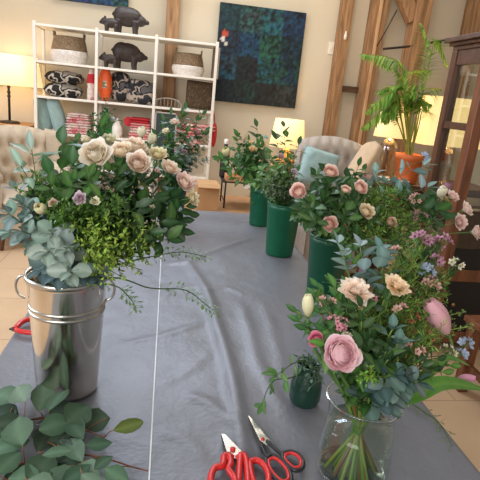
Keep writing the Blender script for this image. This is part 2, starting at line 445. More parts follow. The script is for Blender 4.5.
def cluster(name, label, cat, group, head, spread, kind, num, size, mouth, bottom, seed, leafy=True, flat=.7):
    """a sprig of many small blossoms"""
    rg = random.Random(seed); o = thing(name, label, cat, tuple(head), group)
    pts = stem_path(head - V((0, 0, spread * .8)), mouth, bottom); s = MB(); g = L3(86, 112, 60)
    tube(s, pts, [.002 - .001 * i / len(pts) for i in range(len(pts))], 6, g); hub = pts[-1]; lf = MB()
    for i in range(num):
        d = V((rg.gauss(0, 1), rg.gauss(0, 1), rg.gauss(0, .7) + .25)).normalized(); p = head + V((d.x, d.y, d.z * flat)) * spread * rg.uniform(.45, 1)
        tube(s, bez(hub, hub.lerp(p, .5) + V((0, 0, spread * .2)), p, 4), .0006, 4, g, False)
        b = bpy.data.objects.new('blossom', BLO[kind]); COL.objects.link(b); b.parent = o
        q = (d + V((0, -.5, .5))).normalized().to_track_quat('Z', 'Y')
        b.location = p - V(head); b.rotation_euler = q.to_euler(); b.scale = [size * rg.uniform(.75, 1.15)] * 3
    if leafy:
        for i in range(14):
            d = V((rg.gauss(0, 1), rg.gauss(0, 1), rg.gauss(0, .6))).normalized()
            leaf(lf, hub.lerp(head, rg.random()) + d * spread * .2, d, V((0, 0, 1)), spread * .8, spread * .16, 'lance', jit(L3(84, 116, 62), .25, rg), .2, .1, rg)
        lf.build('foliage', M['leaf'], o)
    s.build('stem', M['stem'], o); return o
# ------------------------------------------------------------------ the setting
def tile_mat():
    m, nt, b = new_mat('floor_tiles')
    tc = N(nt, 'ShaderNodeTexCoord'); br = N(nt, 'ShaderNodeTexBrick'); br.offset = .5
    mp = N(nt, 'ShaderNodeMapping'); mp.inputs['Location'].default_value = (.13, .22, 0)
    br.inputs['Scale'].default_value = 1; br.inputs['Brick Width'].default_value = 1.2; br.inputs['Row Height'].default_value = .6
    br.inputs['Mortar Size'].default_value = .004; br.inputs['Mortar Smooth'].default_value = .3
    br.inputs['Color1'].default_value = lin((204, 172, 138)); br.inputs['Color2'].default_value = lin((198, 166, 132)); br.inputs['Mortar'].default_value = lin((164, 134, 104))
    nt.links.new(tc.outputs['Object'], mp.inputs['Vector']); nt.links.new(mp.outputs['Vector'], br.inputs['Vector'])
    ns = N(nt, 'ShaderNodeTexNoise'); ns.inputs['Scale'].default_value = 5; ns.inputs['Detail'].default_value = 6
    nt.links.new(tc.outputs['Object'], ns.inputs['Vector'])
    mr = N(nt, 'ShaderNodeMapRange'); mr.inputs['To Min'].default_value = .86; mr.inputs['To Max'].default_value = 1.12
    nt.links.new(ns.outputs['Fac'], mr.inputs['Value'])
    hs = N(nt, 'ShaderNodeHueSaturation'); nt.links.new(mr.outputs['Result'], hs.inputs['Value']); nt.links.new(br.outputs['Color'], hs.inputs['Color'])
    nt.links.new(hs.outputs['Color'], b.inputs['Base Color']); b.inputs['Roughness'].default_value = .5
    return m
M['floor'] = tile_mat()
M['wall'] = solid('wall_plaster', (210, 199, 178), .9, 0, .03, 3, .05, 60)
M['wall2'] = solid('wall_plaster_side', (216, 204, 186), .9, 0, .03, 3)
M['timber'] = wood('timber', (122, 88, 56), (178, 136, 96), .7, 2, 5)
M['timber_light'] = wood('timber_light', (190, 146, 104), (216, 176, 132), .7, 2, 5)
M['white_metal'] = solid('white_metal', (236, 228, 216), .4, 0, .03)
M['walnut'] = wood('walnut', (72, 44, 28), (108, 68, 44), .4, 2, 5)
M['walnut_h'] = wood('walnut_h', (64, 40, 28), (98, 64, 44), .4, 0, 5)
M['mahogany'] = wood('mahogany', (92, 54, 34), (130, 80, 52), .4, 2, 5)
M['oak'] = wood('oak', (150, 108, 70), (186, 140, 96), .55, 0, 5)
M['black'] = solid('black_metal', (30, 27, 26), .45, 0, .1)
M['dark_iron'] = solid('dark_iron', (52, 44, 38), .5, .3, .15)
M['void'] = solid('dark_panel', (16, 12, 11), .6, 0, .1)

YW = 5.75
struct(box(MB(), (-4.5, -2.5, -.02), (6, YW, 0)).build('floor', M['floor'], smooth=False))
struct(box(MB(), (-4.5, YW, 0), (6, YW + .1, 3.6)).build('wall_back', M['wall'], smooth=False))
struct(box(MB(), (-3.6, -.8, 0), (-3.5, YW, 3.6)).build('wall_left', M['wall2'], smooth=False))
struct(box(MB(), (4.6, -.8, 0), (4.7, YW, 3.6)).build('wall_right', M['wall2'], smooth=False))
struct(box(MB(), (-3.5, YW - .02, 0), (4.6, YW, .1)).build('baseboard_back', M['white_metal'], smooth=False))
def post(name, label, x0, x1, y0, y1, mat, top=3.5):
    return tag(box(MB(), (x0, y0, 0), (x1, y1, top)).build(name, M[mat], None, False, .006), label, 'timber post')
post('timber_post', 'rough brown timber post standing behind the white shelves', -.08, .055, 5.62, 5.74, 'timber')
post('timber_post', 'brown timber post with the white switch plate beside it', 1.80, 1.93, 5.62, 5.74, 'timber')
t = thing('timber_post', 'narrow timber post with a pale strip along it, behind the palm', 'timber post', (2.2, 5.66, 0))
box(MB(), (2.24, 5.6, 0), (2.31, 5.74, 3.5)).build('core_board', M['timber'], t, False, .005)
box(MB(), (2.205, 5.585, 0), (2.24, 5.72, 3.5)).build('pale_strip', M['timber_light'], t, False, .004)
box(MB(), (2.14, 5.6, 0), (2.205, 5.74, 3.5)).build('side_board', M['timber'], t, False, .005)
t = thing('timber_post', 'thick reddish timber post with a diagonal brace above the palm', 'timber post', (2.5, 5.5, 0))
box(MB(), (2.55, 5.42, 0), (2.73, 5.6, 3.5)).build('post', M['timber'], t, False, .008)
b = MB(); a0 = V((2.57, 5.5, 2.5)); b0 = V((2.05, 5.5, 3.25)); d = (b0 - a0).normalized(); s = V((0, 1, 0)).cross(d) * .07
b.add([a0 - s - V((0, .06, 0)), a0 + s - V((0, .06, 0)), b0 + s - V((0, .06, 0)), b0 - s - V((0, .06, 0)), a0 - s + V((0, .06, 0)), a0 + s + V((0, .06, 0)), b0 + s + V((0, .06, 0)), b0 - s + V((0, .06, 0))],
      [(0, 1, 2, 3), (7, 6, 5, 4), (0, 4, 5, 1), (1, 5, 6, 2), (2, 6, 7, 3), (3, 7, 4, 0)])
b.build('brace', M['timber'], t, False, .006)
post('timber_post', 'timber post rising behind the glass cabinet top', 3.28, 3.46, 5.6, 5.74, 'timber')
tag(box(MB(), (1.93, 5.66, 1.70), (2.14, 5.74, 1.76)).build('timber_rail', M['walnut_h'], None, False, .004), 'short dark rail running between two timber posts', 'rail')
p = atY(331, 48, YW - .01)
t = thing('light_switch', 'small white switch plate on the wall beside a timber post', 'light switch', tuple(p))
box(MB(), (p.x - .03, YW - .012, p.z - .065), (p.x + .035, YW - .001, p.z + .065)).build('plate', M['white_metal'], t, False, .003)
box(MB(), (p.x - .012, YW - .018, p.z - .02), (p.x + .016, YW - .012, p.z + .02)).build('rocker', M['white_metal'], t, False, .002)
p = atY(345.5, 36, 5.6)
b = MB(); lathe(b, [(.001, -.04), (.016, -.035), (.018, 0), (.009, .03), (.006, .05), (.001, .052)], p, 10)
tag(b.build('wall_lamp_bulb', M['white_metal']), 'small white bulb fixed to the side of a timber post', 'bulb')
a0, b0 = atY(383, 49, 5.42), atY(462, 38, 5.45)
b = MB(); tube(b, cat_rom([a0, a0.lerp(b0, .33) + V((0, 0, -.01)), a0.lerp(b0, .7), b0], 6), .012, 8, (.3, .28, .26))
tag(b.build('ceiling_pipe', M['dark_iron']), 'thin grey pipe running across behind the palm fronds', 'pipe')
a0, b0 = atY(397, 10, 5.5), atY(377, 46, 5.56)
b = MB(); tube(b, [a0, a0.lerp(b0, .5) + V((0, 0, -.01)), b0], .006, 6); tag(b.build('hanging_cable', M['black']), 'thin black cable slanting down beside the diagonal brace', 'cable')

# paintings
def painting(name, label, x0, x1, z0, z1, nx, nz, pal, seed, mark=None):
    rg = random.Random(seed); t = thing(name, label, 'painting', ((x0 + x1) / 2, YW - .02, z0))
    box(MB(), (x0, YW - .045, z0), (x1, YW - .002, z1)).build('stretcher_frame', M['void'], t, False)
    K = 14; G = []; C = []; cells = {}
    for j in range(nz * K + 1):
        r = []; c = []
        for i in range(nx * K + 1):
            key = (min(i // K, nx - 1), min(j // K, nz - 1))
            if key not in cells: cells[key] = [rg.choice(pal), rg.choice(pal), rg.uniform(0, 50)]
            a, bq, o = cells[key]
            nn = noise.noise(V((i * .25 + o, j * .25, o))) * .5 + noise.noise(V((i * .7 + o, j * .7, 3 + o))) * .5
            k = mixc(a, bq, max(0, min(1, .5 + nn * 1.4))); k = tuple(max(0, x * (.55 + 1.1 * noise.noise(V((i * .55, j * .55, o + 9))) + .5 * noise.noise(V((i * 1.3, j * 1.3, o))))) for x in k)
            if mark:
                for mx_, mz_, mr, mc in mark:
                    if math.hypot(i / (nx * K) - mx_, (j / (nz * K) - mz_)) < mr * (1 + .5 * nn): k = mc
            r.append(V((x0 + (x1 - x0) * i / (nx * K), YW - .047, z0 + (z1 - z0) * j / (nz * K)))); c.append(k)
        G.append(r); C.append(c)
    b = MB(); b.grid(G, C); b.build('canvas', M['paint'], t, False)
PAL = [L3(24, 84, 108), L3(22, 52, 92), L3(20, 66, 58), L3(28, 78, 52), L3(26, 34, 60), L3(34, 30, 44), L3(22, 58, 84), L3(18, 44, 40), L3(40, 96, 92), L3(52, 52, 60)]
painting('painting', 'large square painting of dark blue and green patches beyond the shelves', .48, 1.43, 1.455, 2.47, 4, 4, PAL, 12,
         [(.08, .70, .035, L3(176, 70, 50)), (.06, .64, .028, L3(214, 200, 190)), (.1, .6, .022, L3(200, 196, 186))])
p = atY(128, 8, YW - .03)
painting('painting', 'blue and green painting hung high above the white shelves', p.x - .75, p.x, p.z, p.z + .7, 4, 3, [L3(28, 70, 140), L3(24, 88, 110), L3(40, 120, 80), L3(120, 60, 50), L3(30, 50, 100)], 5)
# ------------------------------------------------------------------ cloth, cushion and furniture helpers
def rotM(ang, tilt=0, lean=0): return Matrix.Rotation(ang, 3, 'Z') @ Matrix.Rotation(tilt, 3, 'X') @ Matrix.Rotation(lean, 3, 'Y')
def pillow(mb, c, w, h, t, m=None, p=4., dim=None, pinch=.07, n=18, arch=0, wr=.0, seed=0, rnd=0.):
    """soft slab: width along x, height along z, thickness along y, turned by m about its centre c"""
    m = m or Matrix.Identity(3); c = V(c)
    for side in (-1, 1):
        G = []
        for j in range(n + 1):
            v = j / n * 2 - 1; row = []
            for i in range(n + 1):
                u = i / n * 2 - 1
                k = max(0, (1 - abs(u) ** p) * (1 - abs(v) ** p)) ** .5
                y = side * t / 2 * k
                if wr: y += side * wr * k * noise.noise(V((u * 3 + seed, v * 3, seed)))
                if dim and side < 0:
                    du, dv = dim; b = 0
                    fu = (u + 1) / 2 * du; fv = (v + 1) / 2 * dv
                    for q in range(int(fv) - 1, int(fv) + 3):
                        sh = .5 * (q % 2)
                        for s in range(int(fu) - 1, int(fu) + 3):
                            if 0 < s + sh < du and 0 < q < dv + .01:
                                d2 = ((fu - s - sh) ** 2 + (fv - q) ** 2); b += math.exp(-d2 / .06)
                    y += t * .3 * min(1, b) * min(1, k * 1.5)
                x = u * w / 2 * (1 - pinch * v * v * (1 - abs(u)) - pinch * .5 * (1 - v * v) * u * u * 0); z = v * h / 2 * (1 - pinch * (1 - u * u) * 0)
                if pinch: x = u * w / 2 * (1 - pinch * (1 - v * v) * abs(u) ** 3); z = v * h / 2 * (1 - pinch * (1 - u * u) * abs(v) ** 3)
                if arch and v > 0: z += arch * (1 - u * u) * v
                if rnd: x, z = x * math.sqrt(1 - rnd * v * v / 2), z * math.sqrt(1 - rnd * u * u / 2)
                row.append(c + m @ V((x, y, z)))
            G.append(row if side < 0 else row[::-1])
        mb.grid(G)
    return mb
def xbox(mb, c, m, a, b): 
    n = len(mb.v); box(mb, a, b)
    for i in range(n, len(mb.v)): mb.v[i] = V(c) + m @ mb.v[i]
    return mb
def xtube(mb, c, m, pts, r, n=10):
    return tube(mb, [V(c) + m @ V(p) for p in pts], r, n)

M['linen'] = solid('linen_beige', (190, 172, 148), .9, 0, .06, 30, .2, 300, .3)
M['linen2'] = solid('linen_greige', (172, 158, 146), .9, 0, .06, 30, .2, 300, .3)
M['linen3'] = solid('linen_sand', (198, 168, 134), .9, 0, .06, 30, .2, 300, .3)
M['blue_cloth'] = solid('blue_grey_cloth', (152, 178, 176), .9, 0, .06, 20, .15, 200, .3)
M['blue_cloth2'] = solid('slate_cloth', (134, 160, 158), .9, 0, .08, 20, .15, 200, .3)
M['bw'] = patches('black_white_print', [(20, 18, 20), (24, 22, 22), (22, 20, 20), (196, 186, 172), (22, 20, 20), (150, 140, 128)], 6)
M['bw2'] = patches('charcoal_print', [(30, 30, 36), (48, 48, 54), (178, 162, 146), (26, 26, 30), (90, 88, 90)], 9)
M['brown_weave'] = patches('brown_weave', [(70, 52, 34), (92, 72, 48), (58, 44, 30), (104, 84, 58)], 40)
M['orange'] = solid('orange_plastic', (226, 92, 34), .45, 0, .12, 12)
M['band'] = patches('pale_band', [(206, 196, 180), (120, 120, 90), (196, 140, 90)], 12)
M['pinkprint'] = patches('pink_print', [(206, 96, 104), (228, 190, 186), (214, 140, 140), (236, 216, 206)], 14)
M['pink'] = solid('pink_cloth', (222, 148, 146), .9, 0, .1, 20)
M['red'] = solid('red_cloth', (196, 44, 52), .85, 0, .12, 20)
M['white_cloth'] = patches('pale_print', [(232, 214, 204), (224, 196, 186), (236, 226, 216), (208, 150, 150)], 16)
M['wicker'] = patches('wicker_brown', [(122, 100, 76), (148, 124, 96), (108, 88, 66)], 60)
M['wicker_w'] = patches('wicker_white', [(226, 216, 206), (208, 198, 188), (232, 224, 216)], 60)
M['bear'] = solid('dark_carved', (50, 38, 32), .55, 0, .2, 14)
M['slate'] = solid('chalk_slate', (46, 60, 62), .7, 0, .2, 8)
M['greyframe'] = solid('grey_frame', (168, 160, 150), .6, 0, .08)
M['greenglass'] = solid('green_glaze', (30, 112, 48), .2, 0, .15)
M['terracotta'] = solid('terracotta', (206, 104, 48), .6, 0, .1, 8)
M['soil'] = solid('soil', (46, 32, 24), .95, 0, .3, 60)
M['kraft'] = solid('kraft_card', (190, 146, 100), .8, 0, .06, 10)
M['shade'] = glow('lamp_shade_lit', (255, 218, 146), .92)
M['shade_left'] = glow('lamp_shade_lit_soft', (255, 226, 168), .95)
M['brass'] = solid('brass', (150, 120, 70), .35, .8, .1)
M['crystal'] = thin_glass('crystal', (236, 226, 210), .12, .05)
M['glass'] = thin_glass('window_glass', (238, 242, 238), .04, .01)
M['china'] = solid('white_china', (238, 230, 218), .3, 0, .03)
M['tray'] = wood('tray_wood', (190, 130, 84), (216, 160, 112), .6, 0, 8)

# ------------------------------------------------------------------ shelving unit
SX = [-1.29, -.72, -.155, .44]; SZ = [2.0, 1.672, 1.347, 1.0, .66, .3]; SY0, SY1 = 5.2, 5.55
sh = thing('shelving_unit', 'white open shelving unit filled with baskets, cushions and textiles', 'shelf unit', (-.42, SY0, 0))
for x in SX:
    for y in (SY0, SY1):
        box(MB(), (x - .014, y - .014, 0), (x + .014, y + .014, 2.02)).build('post', M['white_metal'], sh, False, .003)
for z in SZ:
    for i in range(3):
        box(MB(), (SX[i] + .014, SY0 - .01, z - .022), (SX[i + 1] - .014, SY1 + .01, z)).build('shelf_board', M['white_metal'], sh, False, .003)
for z in SZ:
    for x in (SX[0], SX[3]):
        box(MB(), (x - .01, SY0 + .014, z - .028), (x + .01, SY1 - .014, z - .008)).build('side_rail', M['white_metal'], sh, False)
def shelf_pt(px, lvl, Y=5.36):
    p = atY(px, 100, Y); return V((p.x, Y, SZ[lvl]))

def basket(label, px, w, h, hb):
    p = shelf_pt(px, 1); t = thing('basket', label, 'basket', tuple(p), 'two tone baskets on the shelves')
    def ring(z0, z1, n=8):
        mb = MB(); G = []
        for j in range(n + 1):
            z = z0 + (z1 - z0) * j / n; k = z / h; r = w / 2 * (.84 + .3 * k - .42 * k * k) if True else 0
            r = w / 2 * (1 - .30 * max(0, k - .3) - .5 * max(0, .3 - k))
            G.append([p + V(((r + .003 * math.sin(a * 24 + j * PI)) * math.cos(a), (r * .8) * math.sin(a), z)) for a in [i * 2 * PI / 48 for i in range(48)]])
        mb.grid(G, None, True)
        if z0 == 0: mb.f.append(tuple(reversed(range(48))))
        return mb
    ring(0, hb).build('lower_body', M['wicker_w'], t, True, 0, 0, .006); ring(hb, h).build('upper_body', M['wicker'], t, True, 0, 0, .006)
    r = w / 2 * .79
    for s in (-1, 1):
        mb = MB(); tube(mb, [p + V((s * r * .97, -.04, h - .01)), p + V((s * r * 1.0, -.03, h + .035)), p + V((s * r * 1.0, .03, h + .035)), p + V((s * r * .97, .04, h - .01))], .008, 6)
        mb.build('handle', M['wicker'], t)
basket('two tone woven basket on the upper shelf nearest the lit lamp', 69.5, .36, .25, .12)
basket('two tone woven basket on the upper shelf in front of the timber post', 186, .33, .22, .10)

def bear_figure(name, label, c, s, group, cub=False):
    c = V(c); mb = MB()
    if not cub:
        ball(mb, c + V((0, 0, .185)) * s, .155 * s, .085 * s, .105 * s, 16); ball(mb, c + V((-.06, 0, .19)) * s, .105 * s, .09 * s, .105 * s, 14)
        ball(mb, c + V((.13, 0, .155)) * s, .075 * s, .06 * s, .06 * s, 12); ball(mb, c + V((.185, 0, .15)) * s, .04 * s, .034 * s, .03 * s, 10)
        ball(mb, c + V((.215, 0, .148)) * s, .02 * s, .026 * s, .024 * s, 10)
        for y in (-.045, .045):
            ball(mb, c + V((.115, y, .215)) * s, .018 * s, .012 * s, .024 * s, 8)
            for x, k in ((-.10, .034), (.085, .03)):
                tube(mb, [c + V((x, y, .14)) * s, c + V((x - .005, y, .06)) * s, c + V((x, y, .0)) * s], [.042 * s, k * s, .028 * s], 10)
        tube(mb, [c + V((-.15, 0, .22)) * s, c + V((-.175, 0, .19)) * s], .012 * s, 8)
    else:
        ball(mb, c + V((0, 0, .075)) * s, .065 * s, .042 * s, .042 * s, 14); ball(mb, c + V((-.06, 0, .085)) * s, .034 * s, .032 * s, .032 * s, 12)
        ball(mb, c + V((-.09, 0, .075)) * s, .018 * s, .018 * s, .016 * s, 8)
        for y in (-.02, .02):
            ball(mb, c + V((-.055, y, .118)) * s, .01 * s, .008 * s, .014 * s, 8)
            for x in (-.04, .04): tube(mb, [c + V((x, y, .06)) * s, c + V((x, y, 0)) * s], [.02 * s, .015 * s], 8)
    o = mb.build(name, M['bear']); r = o.modifiers.new('skin', 'REMESH'); r.mode = 'VOXEL'; r.voxel_size = .009 * s if not cub else .006 * s; r.use_smooth_shade = True
    tag(o, label, 'animal figure', group)
for lv, (where, wc) in {0: ('standing on top of the shelves', 'on top of the shelves'), 1: ('on the shelf just above the charcoal cushion', 'on the shelf just above the orange pouch')}.items():
    p = shelf_pt(126, lv)
    bear_figure('pig_figure', 'dark carved stout pig figure ' + where, p + V((0, -.03, 0)), .88, 'carved pig figures')
    p = shelf_pt(111, lv)
    bear_figure('piglet_figure', 'small dark carved piglet behind the bigger pig ' + wc, p + V((0, -.1, 0)), 1.1, 'carved piglet figures', True)

def soft(name, label, cat, c, w, h, t, mat, ang=0, tilt=0, lean=0, p=4., pinch=.07, group=None, piping=True, wr=.01, seed=1, dim=None, rnd=.25):
    o = thing(name, label, cat, tuple(c), group); mb = MB(); m = rotM(ang, tilt, lean)
    pillow(mb, c, w, h, t, m, p, dim, pinch, 18, 0, wr, seed, rnd); mb.build('cover', M[mat], o)
    if piping:
        pts = []
        for k in range(41):
            a = k / 40 * 4; s = int(a) % 4; f = (a - int(a)) * 2 - 1
            u, v = [(f, -1), (1, f), (-f, 1), (-1, -f)][s]
            pts.append(V(c) + m @ V((u * w / 2 * (1 - pinch * (1 - v * v) * abs(u) ** 3) * math.sqrt(1 - rnd * v * v / 2), 0, v * h / 2 * (1 - pinch * (1 - u * u) * abs(v) ** 3) * math.sqrt(1 - rnd * u * u / 2))))
        mb = MB(); tube(mb, pts, .004, 5); mb.build('piping', M[mat], o)
    return o
# second shelf row
p = shelf_pt(64, 2)
soft('cushion', 'black and white cushion lying lowest in the pile of two', 'cushion', p + V((0, 0, .065)), .40, .30, .13, 'bw', .1, PI / 2, 0, 3, .05, 'black and white cushions', True, .02, 1, None, .5)
soft('cushion', 'black and white cushion lying topmost in the pile of two', 'cushion', p + V((.01, 0, .188)), .38, .30, .12, 'bw', -.08, PI / 2, .04, 3, .05, 'black and white cushions', True, .02, 4, None, .5)
p = shelf_pt(91, 2, 5.3)
t = thing('patterned_bottle', 'slim pale bottle with red markings beside the shelf upright', 'bottle', tuple(p))
b = MB(); lathe(b, [(.001, 0), (.036, 0), (.04, .03), (.04, .2), (.03, .25), (.017, .28), (.017, .32), (.001, .32)], p, 16); b.build('body', M['white_cloth'], t)
b = MB(); lathe(b, [(.041, .16), (.042, .19), (.034, .245), (.031, .25)], p, 16); b.build('red_band', M['red'], t)
p = shelf_pt(105, 2, 5.3)
t = thing('orange_pouch', 'upright rounded orange pouch with a pale band around its middle', 'pouch', tuple(p))
pillow(MB(), p + V((0, 0, .165)), .135, .33, .12, None, 2.6, None, .0, 18, 0, 0, 0, 1.).build('body', M['orange'], t)
b = MB(); P_ = [[p + V((.066 * math.cos(a) * 1.03, .062 * math.sin(a), z)) for a in [i * PI / 12 for i in range(24)]] for z in (.13, .15, .17, .195)]; b.grid(P_, None, True); b.build('band', M['band'], t)
p = shelf_pt(120, 2, 5.38)
soft('cushion', 'narrow charcoal print cushion standing upright beside the orange pouch', 'cushion', p + V((0, 0, .155)), .2, .3, .12, 'bw2', .1, -.12, 0, 3.5, .05, None, True, .02, 7, None, .7)
p = shelf_pt(141, 2, 5.33)
soft('cushion', 'wide charcoal print cushion leaning against the narrow upright one', 'cushion', p + V((0, 0, .125)), .30, .25, .13, 'bw2', -.1, -.2, .1, 3, .05, None, True, .02, 11, None, .6)
p = shelf_pt(199, 2, 5.36)
soft('cushion', 'square brown woven cushion standing on the shelf below a basket', 'cushion', p + V((0, 0, .15)), .29, .29, .11, 'brown_weave', .12, -.12, .03, 5, .05, None, True, .01, 3)
# low wire basket
p = shelf_pt(168, 2, 5.36); t = thing('wire_basket', 'low wire basket with arched rim below the timber post', 'basket', tuple(p))
for s in (-1, 1):
    b = MB(); tube(b, [p + V((-.13, s * .1, 0))] + [p + V((.14 * math.cos(a) * -1, s * .1, .03 + .06 * math.sin(a))) for a in [k * PI / 10 for k in range(11)]] + [p + V((.13, s * .1, 0))], .006, 6); b.build('rim_wire', M['greyframe'], t)
for k in range(7):
    x = -.11 + .22 * k / 6; b = MB(); tube(b, [p + V((x, -.1, .08)), p + V((x, -.095, .004)), p + V((x, .095, .004)), p + V((x, .1, .08))], .003, 5); b.build('wire', M['greyframe'], t)
# slim boards standing on the upper shelf end
for k, (px, mt) in enumerate(((211, 'wicker'), (214.5, 'greyframe'))):
    p = shelf_pt(px, 1, 5.36); box(MB(), (p.x - .008, 5.24, p.z), (p.x + .008, 5.52, p.z + .3)).build
    o = box(MB(), (p.x - .008, 5.24, p.z), (p.x + .008, 5.52, p.z + .3)).build('picture_frame', M[mt], None, False, .002)
    tag(o, ['brown framed board standing edge on beside the shelf basket', 'grey framed board standing edge on against the last shelf upright'][k], 'frame', 'boards standing on the shelf')
# third row
for k, (px, a, mt, lb) in enumerate(((43, .18, 'blue_cloth2', 'slate blue bolster cushion standing beside the lamp side shelf upright'), (57, .3, 'blue_cloth', 'pale blue grey cushion leaning beside the folded pink textiles'))):
    p = shelf_pt(px, 3, 5.30)
    soft('cushion', lb, 'cushion', p + V((0, 0, .165)), .15, .34, .13, mt, .25, -.1, -a, 2.4, .03, 'blue grey cushions on the shelf', True, .006, k, None, .6)
def folded(label, px, lv, z, w, mt, h=.045, Y=5.33, group='folded textiles on the shelves'):
    p = shelf_pt(px, lv, Y); t = thing('folded_textile', label, 'textile', tuple(p + V((0, 0, z))), group)
    for k in range(2):
        mb = MB(); pillow(mb, p + V((0, 0, z + h * (.25 + .5 * k))), w, .24, h * .52, rotM(0, PI / 2), 8, None, .0, 12, 0, .003, px + k); mb.build('fold', M[mt], t)
folded('red and pink folded textile lowest in the stack by the blue cushions', 80, 3, 0, .25, 'pinkprint', .06)
folded('pale folded textile second in the stack by the blue cushions', 80, 3, .06, .25, 'white_cloth', .05)
folded('pink printed folded textile third in the stack by the blue cushions', 80, 3, .11, .24, 'pinkprint', .055)
folded('pale striped folded textile topmost in the stack by the blue cushions', 80, 3, .165, .22, 'white_cloth', .04)
folded('pale pink folded textile lowest beside the chalkboard', 141, 3, 0, .22, 'pink', .06)
folded('soft pink folded textile second beside the chalkboard', 142, 3, .06, .22, 'white_cloth', .055)
folded('pink folded textile third beside the chalkboard', 142, 3, .115, .22, 'pink', .05)
folded('red folded textile topmost beside the chalkboard', 141, 3, .165, .2, 'red', .05)
p = shelf_pt(129, 3, 5.27)
b = MB(); ball(b, p + V((0, 0, .17)), .045, .03, .05, 10); tag(b.build('red_ornament', M['red']), 'small bright red ornament propped beside the folded pink textiles', 'ornament')
p = shelf_pt(129, 3, 5.3)
t = thing('ceramic_jar', 'round pale jar beside the green bottle', 'jar', tuple(shelf_pt(118, 3, 5.28)))
p = shelf_pt(118, 3, 5.28); b = MB(); lathe(b, [(.001, 0), (.04, 0), (.055, .04), (.055, .1), (.036, .14), (.034, .15)], p, 18); b.build('body', M['china'], t)
b = MB(); lathe(b, [(.036, .15), (.038, .16), (.01, .175), (.012, .19), (.001, .195)], p, 14); b.build('lid', M['china'], t)
p = shelf_pt(106, 3, 5.3); t = thing('green_bottle', 'shiny green round bellied bottle on the shelf below the orange pouch', 'bottle', tuple(p))
b = MB(); lathe(b, [(.001, 0), (.055, 0), (.075, .05), (.07, .12), (.035, .18), (.022, .21), (.022, .25), (.026, .255)], p, 18); b.build('body', M['greenglass'], t)
b = MB(); lathe(b, [(.02, .25), (.022, .28), (.001, .285)], p, 12); b.build('stopper', M['greenglass'], t)
for k, (px, lb) in enumerate(((180, 'pink print folded textile lowest behind the rear bouquet'), (181, 'red pink folded textile in the middle behind the rear bouquet'), (192, 'pale pink folded textile topmost behind the rear bouquet'))):
    folded(lb, px + 8, 3, .07 * k, .36, ['pinkprint', 'pink', 'pinkprint'][k], .065)
p = shelf_pt(167, 3, 5.14)
t = thing('chalkboard', 'small framed chalkboard leaning at the shelf front', 'chalkboard', tuple(p))
w, h, zz = .22, .4, -.1
p = p + V((0, 0, zz + .0)); tl = ('X', -.06)
for a, bb in (((-w / 2, 0, 0), (-w / 2 + .014, .016, h)), ((w / 2 - .014, 0, 0), (w / 2, .016, h)), ((-w / 2, 0, 0), (w / 2, .016, .014)), ((-w / 2, 0, h - .014), (w / 2, .016, h))):
    box(MB(), tuple(p + V(a)), tuple(p + V(bb)), None).build('frame_bar', M['greyframe'], t, False, .002)
box(MB(), tuple(p + V((-w / 2 + .01, .004, .01))), tuple(p + V((w / 2 - .01, .012, h - .01)))).build('slate', M['slate'], t, False)
b = MB(); tube(b, [p + V((-.06, .03, h * .8)), p + V((-.06, .1, -.9 + 0))], .008, 6); tube(b, [p + V((.06, .03, h * .8)), p + V((.06, .1, -.9))], .008, 6)
b.build('easel_strut', M['greyframe'], t)
for x in (-.08, .08):
    b = MB(); tube(b, [p + V((x, .005, .01)), p + V((x, -.03, -.9))], .009, 6); b.build('easel_leg', M['greyframe'], t)
# red round thing hanging at the shelf end
p = atY(214, 135, 5.3); t = thing('red_pouch', 'red pouch hanging on the end upright of the shelves', 'pouch', tuple(p))
pillow(MB(), p, .11, .26, .05, rotM(1.2), 2.2, None, 0, 18, 0, 0, 0, .9).build('body', M['red'], t)
b = MB(); tube(b, [p + V((0, 0, .12)), V((SX[3] + .016, 5.21, 1.36)), V((SX[3] + .016, 5.3, 1.36)), p + V((0, .02, .12))], .004, 6); b.build('strap', M['red'], t)

